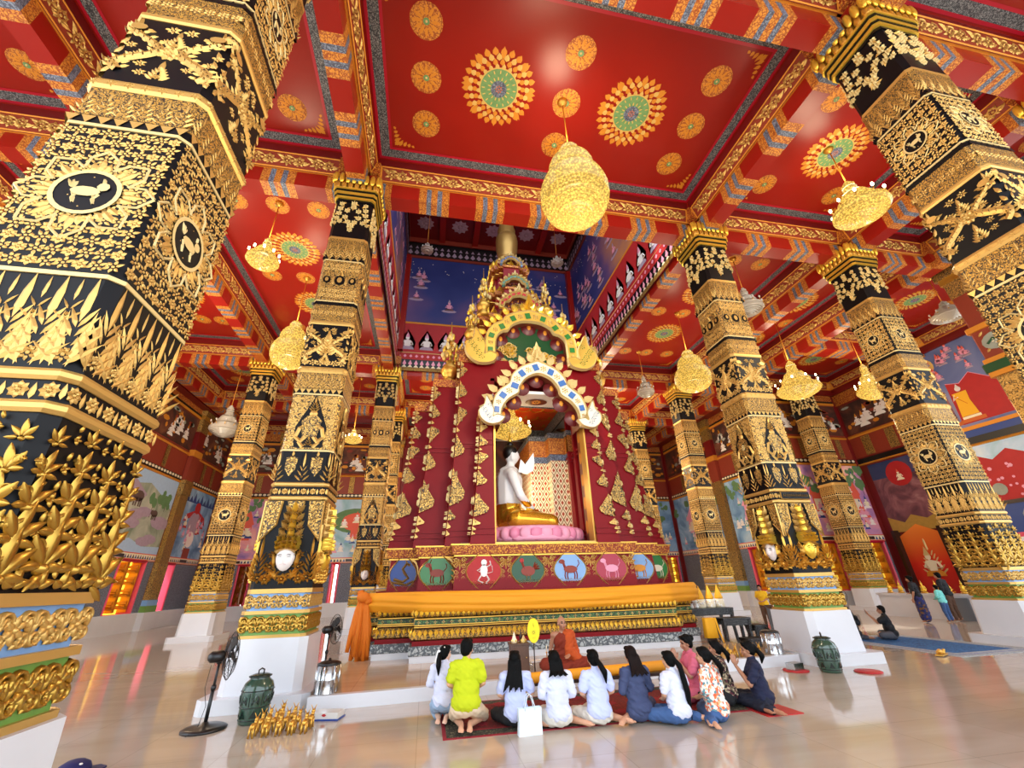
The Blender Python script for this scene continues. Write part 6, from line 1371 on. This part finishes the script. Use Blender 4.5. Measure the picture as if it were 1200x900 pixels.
def pattern(name,cols,scale):
    mat(name,cols[0],.85); nt,b=nodes_of(name); N=nt.nodes.new; L=nt.links.new
    tc=N('ShaderNodeTexCoord'); v=N('ShaderNodeTexVoronoi'); v.inputs['Scale'].default_value=scale; L(tc.outputs['Object'],v.inputs['Vector'])
    sp=N('ShaderNodeSeparateColor'); L(v.outputs['Color'],sp.inputs[0]); cr=N('ShaderNodeValToRGB'); cr.color_ramp.interpolation='CONSTANT'; e=cr.color_ramp.elements
    e[0].color=(*lin(cols[0]),1); e[1].position=1/len(cols); e[1].color=(*lin(cols[1]),1)
    for i in range(2,len(cols)): q=e.new(i/len(cols)); q.color=(*lin(cols[i]),1)
    L(sp.outputs[0],cr.inputs[0]); L(cr.outputs[0],b.inputs['Base Color'])
pattern('floral','f07a4a efe6d8 e8643a dfe4e0 5f8f98 f0b080 e9e2d0'.split(),32); pattern('dark_floral','1a1416 7a6a50 241c1e c0b090 5a2430'.split(),34); pattern('batik','20286a 2a2c58 6a4a2a 1a1f4a'.split(),14)
def joints(pose,d=1):
    J={}
    if pose=='side': z0=.14; J.update(hipL=(-.09,.0,.12),hipR=(.09,.0,.12),kneeL=(-.24*d-.05,.34,.09),kneeR=(-.24*d+.2,.4,.1))
    if pose=='side':
        a,b=(.33*d,-.08,.055),(.24*d,.04,.05); J['ankR'],J['ankL']=(a,b) if d>0 else (b,a)
        J['toeR']=(J['ankR'][0]+.13*d,J['ankR'][1]-.10,.035); J['toeL']=(J['ankL'][0]+.11*d,J['ankL'][1]-.11,.04)
    if pose=='kneel':
        z0=.27; J.update(hipL=(-.1,.0,.24),hipR=(.1,.0,.24),kneeL=(-.17,.40,.08),kneeR=(.24,.36,.08),ankL=(-.055,-.06,.075),ankR=(.06,-.06,.075),toeL=(-.05,-.23,.035),toeR=(.06,-.23,.035))
    if pose=='cross':
        z0=.14; J.update(hipL=(-.1,0,.13),hipR=(.1,0,.13),kneeL=(-.38,.26,.14),kneeR=(.38,.26,.14),ankL=(.12,.34,.07),ankR=(-.12,.30,.07),toeL=(.25,.32,.06),toeR=(-.25,.28,.06))
    if pose=='stand':
        z0=.88; J.update(hipL=(-.09,0,.86),hipR=(.09,0,.86),kneeL=(-.09,.03,.47),kneeR=(.1,.0,.47),ankL=(-.09,-.02,.08),ankR=(.11,-.04,.08),toeL=(-.1,.14,.03),toeR=(.13,.11,.03))
    J['pel']=(0,0,z0); J['waist']=(0,.03,z0+.17); J['chest']=(0,.05,z0+.34); J['shL']=(-.165,.03,z0+.44); J['shR']=(.165,.03,z0+.44); J['neck']=(0,.04,z0+.50); J['head']=(0,.075,z0+.64); J['z0']=z0
    return J
def arms(J,kind):
    z=J['z0']
    A={'lap':((.235,.02,z+.24),(.09,.22,z+.13),(-.5,.8,-.1)),'wai':((.21,.17,z+.20),(.028,.30,z+.42),(-.03,.15,1)),'hang':((.22,0,z+.18),(.23,.09,z-.06),(0,.2,-1)),'camera':((.2,.26,z+.30),(.07,.42,z+.52),(-.1,.3,1)),'thigh':((.25,-.02,z+.22),(.2,.2,z+.02),(-.3,.8,-.3)),'rest':((.23,.0,z+.2),(.26,.12,z-.03),(0,.7,-.5))}
    for s,n in ((-1,'L'),(1,'R')):
        k=kind if isinstance(kind,str) else kind[0 if n=='L' else 1]; e,w,h=A[k]
        J['el'+n]=(s*e[0],e[1],e[2]); J['wr'+n]=(s*w[0],w[1],w[2]); J['hd'+n]=(s*h[0],h[1],h[2]); J['hk'+n]=k
def mixp(a,b,t): return tuple(lerp(x,y,t) for x,y in zip(a,b))
def person(x,y,z,rz,pose,d,armk,label,top=None,low=None,hair='long',hairc='hair_black',skin='skin',s=1,sleeve='short',hy=0,hp=0,hl=.3,hs=0,lean=0,vox=.0075,extra=None,fem=True,coll=True):
    o=empty('person',(x,y,z),rz,label,'person',None,s); J=joints(pose,d); arms(J,armk)
    if lean:
        z0=J['z0']; c_,s_=cos(lean),sin(lean)
        for k,p in J.items():
            if k in('waist','chest','shL','shR','neck','head','elL','elR','wrL','wrR'): dz=p[2]-z0; J[k]=(p[0],p[1]+dz*s_,z0+dz*c_)
    H=Vector(J['head']); Rm=Matrix.Rotation(hy,3,'Z')@Matrix.Rotation(hp,3,'X')
    hpnt=lambda a,b,c:tuple(H+Rm@Vector((a,b,c)))
    m=MB(); K=skin
    # trunk
    wd=.95 if fem else 1.06
    m.ell(J['pel'],(.155*wd,.115,.13),K,14,9); m.ell(J['waist'],(.125*wd,.095,.16),K,14,9); m.ell(J['chest'],(.15*wd,.105,.16),K,14,9); cap(m,J['shL'],J['shR'],.062,.062,K); cap(m,J['chest'],J['neck'],.07,.058,K); cap(m,J['neck'],mixp(J['neck'],J['head'],.7),.052,.048,K)
    for n in 'LR':
        cap(m,J['hip'+n],J['knee'+n],.088,.058,K,12); cap(m,J['knee'+n],mixp(J['knee'+n],J['ank'+n],.35),.055,.054,K,10); cap(m,mixp(J['knee'+n],J['ank'+n],.35),J['ank'+n],.054,.034,K,10)
        a,t=Vector(J['ank'+n]),Vector(J['toe'+n]); cap(m,a,a+(t-a)*.6,.036,.034,K,8); f=(t-a).normalized(); sd=f.cross(Vector((0,0,1))); sd=sd.normalized() if sd.length>.1 else Vector((1,0,0)); cap(m,a-f*.02,a-f*.05,.034,.03,K,8)
        for q in range(5): b=a+(t-a)*.6+sd*(.014*(q-2)); cap(m,b,b+f*(.06-.006*abs(q-1)),.013,.010,K,6)
        cap(m,J['sh'+n],J['el'+n],.047,.037,K,10); cap(m,J['el'+n],mixp(J['el'+n],J['wr'+n],.35),.037,.036,K,10); cap(m,mixp(J['el'+n],J['wr'+n],.35),J['wr'+n],.036,.024,K,10)
        sg=-1 if n=='L' else 1; up={'wai':(sg,0,0),'camera':(0,-1,.2)}.get(J['hk'+n],(0,0,1) if J['hk'+n]!='hang' else (sg,0,0))
        hand(m,J['wr'+n],J['hd'+n],up,1,K,sg,.08 if J['hk'+n]=='wai' else .45)
    # head: skull, face, jaw, nose, ears
    rr=Rm
    m.ell(hpnt(0,-.008,.02),(.074,.092,.095),K,16,12,rr); m.ell(hpnt(0,.028,-.03),(.058,.062,.075),K,14,10,rr); m.ell(hpnt(0,.05,-.082),(.032,.03,.026),K,10,8,rr); cap(m,hpnt(0,.088,.005),hpnt(0,.104,-.028),.009,.014,K,8); m.ell(hpnt(0,.088,-.058),(.024,.012,.012),K,8,6,rr)
    for sg in (-1,1): m.ell(hpnt(sg*.078,-.005,-.01),(.012,.022,.034),K,8,6,rr); m.ell(hpnt(sg*.032,.078,.028),(.022,.012,.007),K,8,6,rr); m.ell(hpnt(sg*.045,.06,-.03),(.02,.02,.02),K,8,6,rr)
    Ri=Rm.transposed()
    def paint(c):
        q=Ri@(c-H)
        if q.y>.06 and abs(abs(q.x)-.032)<.015 and abs(q.z-.008)<.0075: return 1
        if q.y>.06 and abs(abs(q.x)-.034)<.019 and abs(q.z-.033)<.005: return 1
        if q.y>.07 and abs(q.x)<.022 and abs(q.z+.058)<.008: return 2
        return 0
    remesh(m,'body',vox,o,2,paint,[K,'eye_dark','lips'])
    # garments
    if low:
        kind,mt=low; g=MB()
        g.ell(J['pel'],(.172*wd,.135,.14),mt,14,9); 
        if kind=='skirt' :
            for n in 'LR': cap(g,J['hip'+n],mixp(J['hip'+n],J['knee'+n],.95),.115,.085,mt)
            cap(g,J['pel'],mixp(J['kneeL'],J['kneeR'],.5),.12,.09,mt); 
            if pose!='stand':
                for n in 'LR': cap(g,J['knee'+n],mixp(J['knee'+n],J['ank'+n],.55),.085,.07,mt)
            else: cap(g,J['pel'],(0,.0,.18),.17,.17,mt)
        else:
            e={'trousers':.93,'shorts':0,'capri':.6}[kind]
            for n in 'LR':
                cap(g,J['hip'+n],J['knee'+n],.108,.078,mt)
                if e: cap(g,J['knee'+n],mixp(J['knee'+n],J['ank'+n],e),.076,.058,mt)
        remesh(g,kind,.013,o,5,fold=.009)
    if top:
        mt=top; g=MB(); z0=J['z0']
        g.ell((J['pel'][0],J['pel'][1],J['pel'][2]+.03),(.195*wd,.155,.13),mt,16,9); g.ell(J['waist'],(.172*wd,.138,.18),mt,16,9); g.ell(J['chest'],(.172*wd,.128,.165),mt,16,9); cap(g,J['shL'],J['shR'],.076,.076,mt); cap(g,J['chest'],mixp(J['neck'],J['chest'],.25),.09,.078,mt)
        if coll: cap(g,mixp(J['neck'],J['chest'],.3),mixp(J['neck'],J['head'],.12),.07,.060,mt)
        for n in 'LR':
            f={'short':.72,'mid':1.25,'long':1.92}[sleeve]
            cap(g,J['sh'+n],mixp(J['sh'+n],J['el'+n],min(1,f)),.07,.066 if f<1 else .056,mt)
            if f>1: cap(g,J['el'+n],mixp(J['el'+n],J['wr'+n],f-1),.056,.045,mt)
        remesh(g,'shirt' if fem is False or sleeve=='short' else 'blouse',.012,o,4,fold=.011)
    if extra: extra(o,J,hpnt)
    if hair!='bald':
        g=MB(); hc=hairc; B=(.082,.098,.098)
        g.ell(hpnt(0,-.022,.036),B,hc,16,12,rr); g.ell(hpnt(0,-.045,-.01),(.078,.07,.085),hc,14,10,rr); 
        if hair!='short':
            cap(g,hpnt(-.045,.045,.092),hpnt(.045,.045,.092),.03,.03,hc)
        else: cap(g,hpnt(-.04,.05,.09),hpnt(.04,.05,.09),.026,.026,hc)
        for sg in (-1,1): cap(g,hpnt(sg*.07,.02,.05),hpnt(sg*.074,-.02,-.02),.02,.018,hc)
        if hair in('long','bob'):
            L=hl
            for k in range(11):
                u=-.075+.015*k; l=L*(1-.08*((k*7)%3)); a=hpnt(u,-.07,0); b=hpnt(u*1.1,-.135,-.13); cap(g,a,b,.028,.026,hc,7)
                e=(b[0]+u*.75+hs,b[1]-.075,b[2]-l+.12); cap(g,b,e,.026,.010,hc,7)
        if hair in('pony','bun'):
            g.ell(hpnt(0,-.112,.03 if hair=='pony' else .05),(.034,.032,.034) if hair=='pony' else (.05,.05,.05),hc,10,8,rr)
            if hair=='pony':
                a=Vector(hpnt(0,-.12,.02)); p1=a+Vector((hs*.35,-.05,-.08)); p2=a+Vector((hs*.8,-.075,-hl*.55)); p3=a+Vector((hs,-.05,-hl)); cap(g,a,p1,.03,.042,hc,9); cap(g,p1,p2,.042,.045,hc,9); cap(g,p2,p3,.045,.012,hc,9)
        remesh(g,'hair',.009,o,2)
    return o
def ribbon_bow(o,J,hp):
    g=MB(); g.ell(hp(0,-.135,.045),(.03,.02,.022),'white_paint',8,6); a=Vector(hp(-.02,-.14,.05)); cap(g,a,a+Vector((-.03,-.03,-.16)),.014,.02,'white_paint',6); cap(g,Vector(hp(-.05,-.06,.09)),Vector(hp(.05,-.06,.1)),.012,.012,'white_paint',6); g.build('hair_ribbon',o)
def phone(o,J,hp):
    g=MB(); c=Vector(J['wrR']).lerp(Vector(J['wrL']),.5)+Vector((0,.05,.07)); g.bc(c.x,c.y,c.z,.075,.01,.15,'black'); g.build('phone',o)
person(.36,7.78,.017,-.18,'kneel',-1,'lap','person in white blouse and pale denim skirt kneeling, white ribbon in hair','shirt_white',('skirt','denim_light'),'pony',skin='skin_pale',s=.94,sleeve='mid',hy=-.8,hl=.3,extra=ribbon_bow)
person(.66,7.3,.017,-.12,'kneel',1,'lap','person in bright yellow-green shirt and khaki shorts kneeling on heels, bare soles showing','shirt_yellow',('shorts','khaki'),'short',skin='skin',s=1.06,hy=-.45,fem=False)
person(1.38,7.26,.017,-.12,'side',1,'lap','person with long straight black hair in white short-sleeved shirt, white bag standing behind','shirt_lavender',('trousers','black_cloth'),'long',s=1.0,hl=.34,hy=-.1,hs=-.03)
person(1.95,7.06,.017,-.02,'side',1,'lap','person in white long-sleeved blouse and cream skirt with dark hair tied low at the neck','shirt_white',('skirt','cream_cloth'),'bob',s=1.0,hl=.16,sleeve='mid')
person(2.54,7.0,.017,.0,'side',1,'lap','person in pale lavender polo and cream trousers, black ponytail swept to one side','shirt_lavender',('capri','cream_cloth'),'pony',s=.99,hl=.30,hs=.1,hy=.1)
person(3.15,6.98,.017,.12,'side',-1,'lap','person with brown shoulder-length hair in slate blue loose blouse','blouse_slate',('skirt','blouse_slate'),'bob','hair_brown',s=1.01,sleeve='mid',hl=.22,coll=False)
person(3.62,6.7,.017,.28,'side',1,'lap','person in white tee and jeans with black hair hanging down to the floor','shirt_white',('trousers','denim'),'pony',s=.95,hl=.74,hs=.1,hy=.15)
person(4.2,6.68,0,.55,'side',-1,'lap','person in orange and white floral shirt and blue jeans seen from behind','floral',('trousers','denim'),'pony',s=1.0,hl=.28,hs=.1,hy=.25,sleeve='mid')
person(4.62,7.8,.017,1.4,'side',1,'wai','person in pink top with palms pressed together, partly hidden behind others','pink_cloth',('skirt','pink_cloth'),'bun',skin='skin_tan',s=1.03,hp=-.2)
person(4.86,7.35,.017,1.0,'side',1,'wai','person in dark patterned blouse between the pink top and the floral shirt','dark_floral',('skirt','black_cloth'),'pony',skin='skin_tan',s=.97,sleeve='mid',hl=.22)
person(5.2,6.98,.014,1.05,'side',-1,'wai','person in navy polo and dark trousers praying alone at the end of the group','shirt_navy',('trousers','trouser_navy'),'pony',skin='skin_tan',s=.99,hl=.22,hp=-.15)
m=MB(); m.box(-.3,-.25,0,.3,.25,.012,'crimson'); tag(m.build('floor_cushion',None,(5.28,6.93,0)),'thin red mat under the praying person in navy','mat')
def monk_robe(o,J,hp):
    g=MB(); R0='robe_inner'; z0=J['z0']
    g.ell(J['pel'],(.2,.17,.15),R0,14,9); g.ell(J['waist'],(.165,.13,.18),R0,14,9); g.ell(J['chest'],(.168,.125,.15),R0,14,9)
    for n in 'LR': cap(g,J['hip'+n],J['knee'+n],.12,.1,R0); cap(g,J['knee'+n],mixp(J['knee'+n],J['ank'+n],.85),.095,.07,R0)
    cap(g,(-.2,.2,.1),(.2,.2,.1),.1,.1,R0); remesh(g,'robe',.013,o,4,fold=.012)
    g=MB(); R1='robe'
    cap(g,J['shL'],(-.06,.08,z0+.46),.085,.08,R1); cap(g,J['shL'],(-.22,.02,z0+.22),.085,.08,R1); cap(g,(-.1,.12,z0+.4),(-.1,.16,z0+.12),.085,.09,R1); cap(g,(-.22,.02,z0+.22),(-.26,.12,z0+.0),.08,.1,R1); cap(g,(-.2,.12,z0+.05),(-.42,.2,.08),.1,.09,R1); cap(g,(-.06,-.06,z0+.42),(-.1,-.1,z0+.1),.08,.1,R1); cap(g,(-.1,.15,z0+.2),(-.3,.25,.12),.09,.09,R1)
    w=remesh(g,'shoulder_wrap',.013,o,4,fold=.012); w['label']='orange robe fold over one shoulder'
person(2.9,9.9,.2,PI-.12,'cross',1,('lap','rest'),'monk with shaven head in orange robe, seated on the platform facing the group',None,None,'bald',skin='skin_tan',s=1.1,hy=.35,fem=False,extra=monk_robe,lean=.08)
# visitors in the wing
person(19.5,15.4,0,.3,'stand',1,('hang','lap'),'person standing in black top and long blue patterned skirt before the ledge','black_cloth',('skirt','batik'),'bun',skin='skin_tan',s=1.02,vox=.009)
person(20.3,15.15,0,.1,'stand',1,('lap','hang'),'young person in mint green shirt and blue jeans standing at the ledge','mint',('trousers','denim'),'short',skin='skin_tan',s=.8,sleeve='long',vox=.009,fem=False)
person(20.75,15.2,0,.2,'stand',1,'hang','tall person in dark jacket and brown trousers next to the mint shirt','black_cloth',('trousers','brown_cloth'),'short',skin='skin_tan',s=1.08,sleeve='long',vox=.009,fem=False)
person(12.95,12.5,.016,-.2,'side',1,'lap','person in dark clothes sitting on the far end of the blue carpet beside the column','black_cloth',('trousers','grey_cloth'),'long',skin='skin_tan',s=1.0,hl=.25,vox=.009)
person(13.85,12.1,.016,.75,'cross',1,'camera','person in black tee sitting cross-legged on the blue carpet, raising a phone','black_cloth',('shorts','grey_cloth'),'short',skin='skin_tan',s=1.0,vox=.009,fem=False,extra=phone)
person(13.45,16.7,0,2.2,'stand',1,'lap','distant person in yellow tee beyond the lectern','tee_yellow',('trousers','brown_cloth'),'short',skin='skin_tan',s=.92,vox=.010,fem=False)
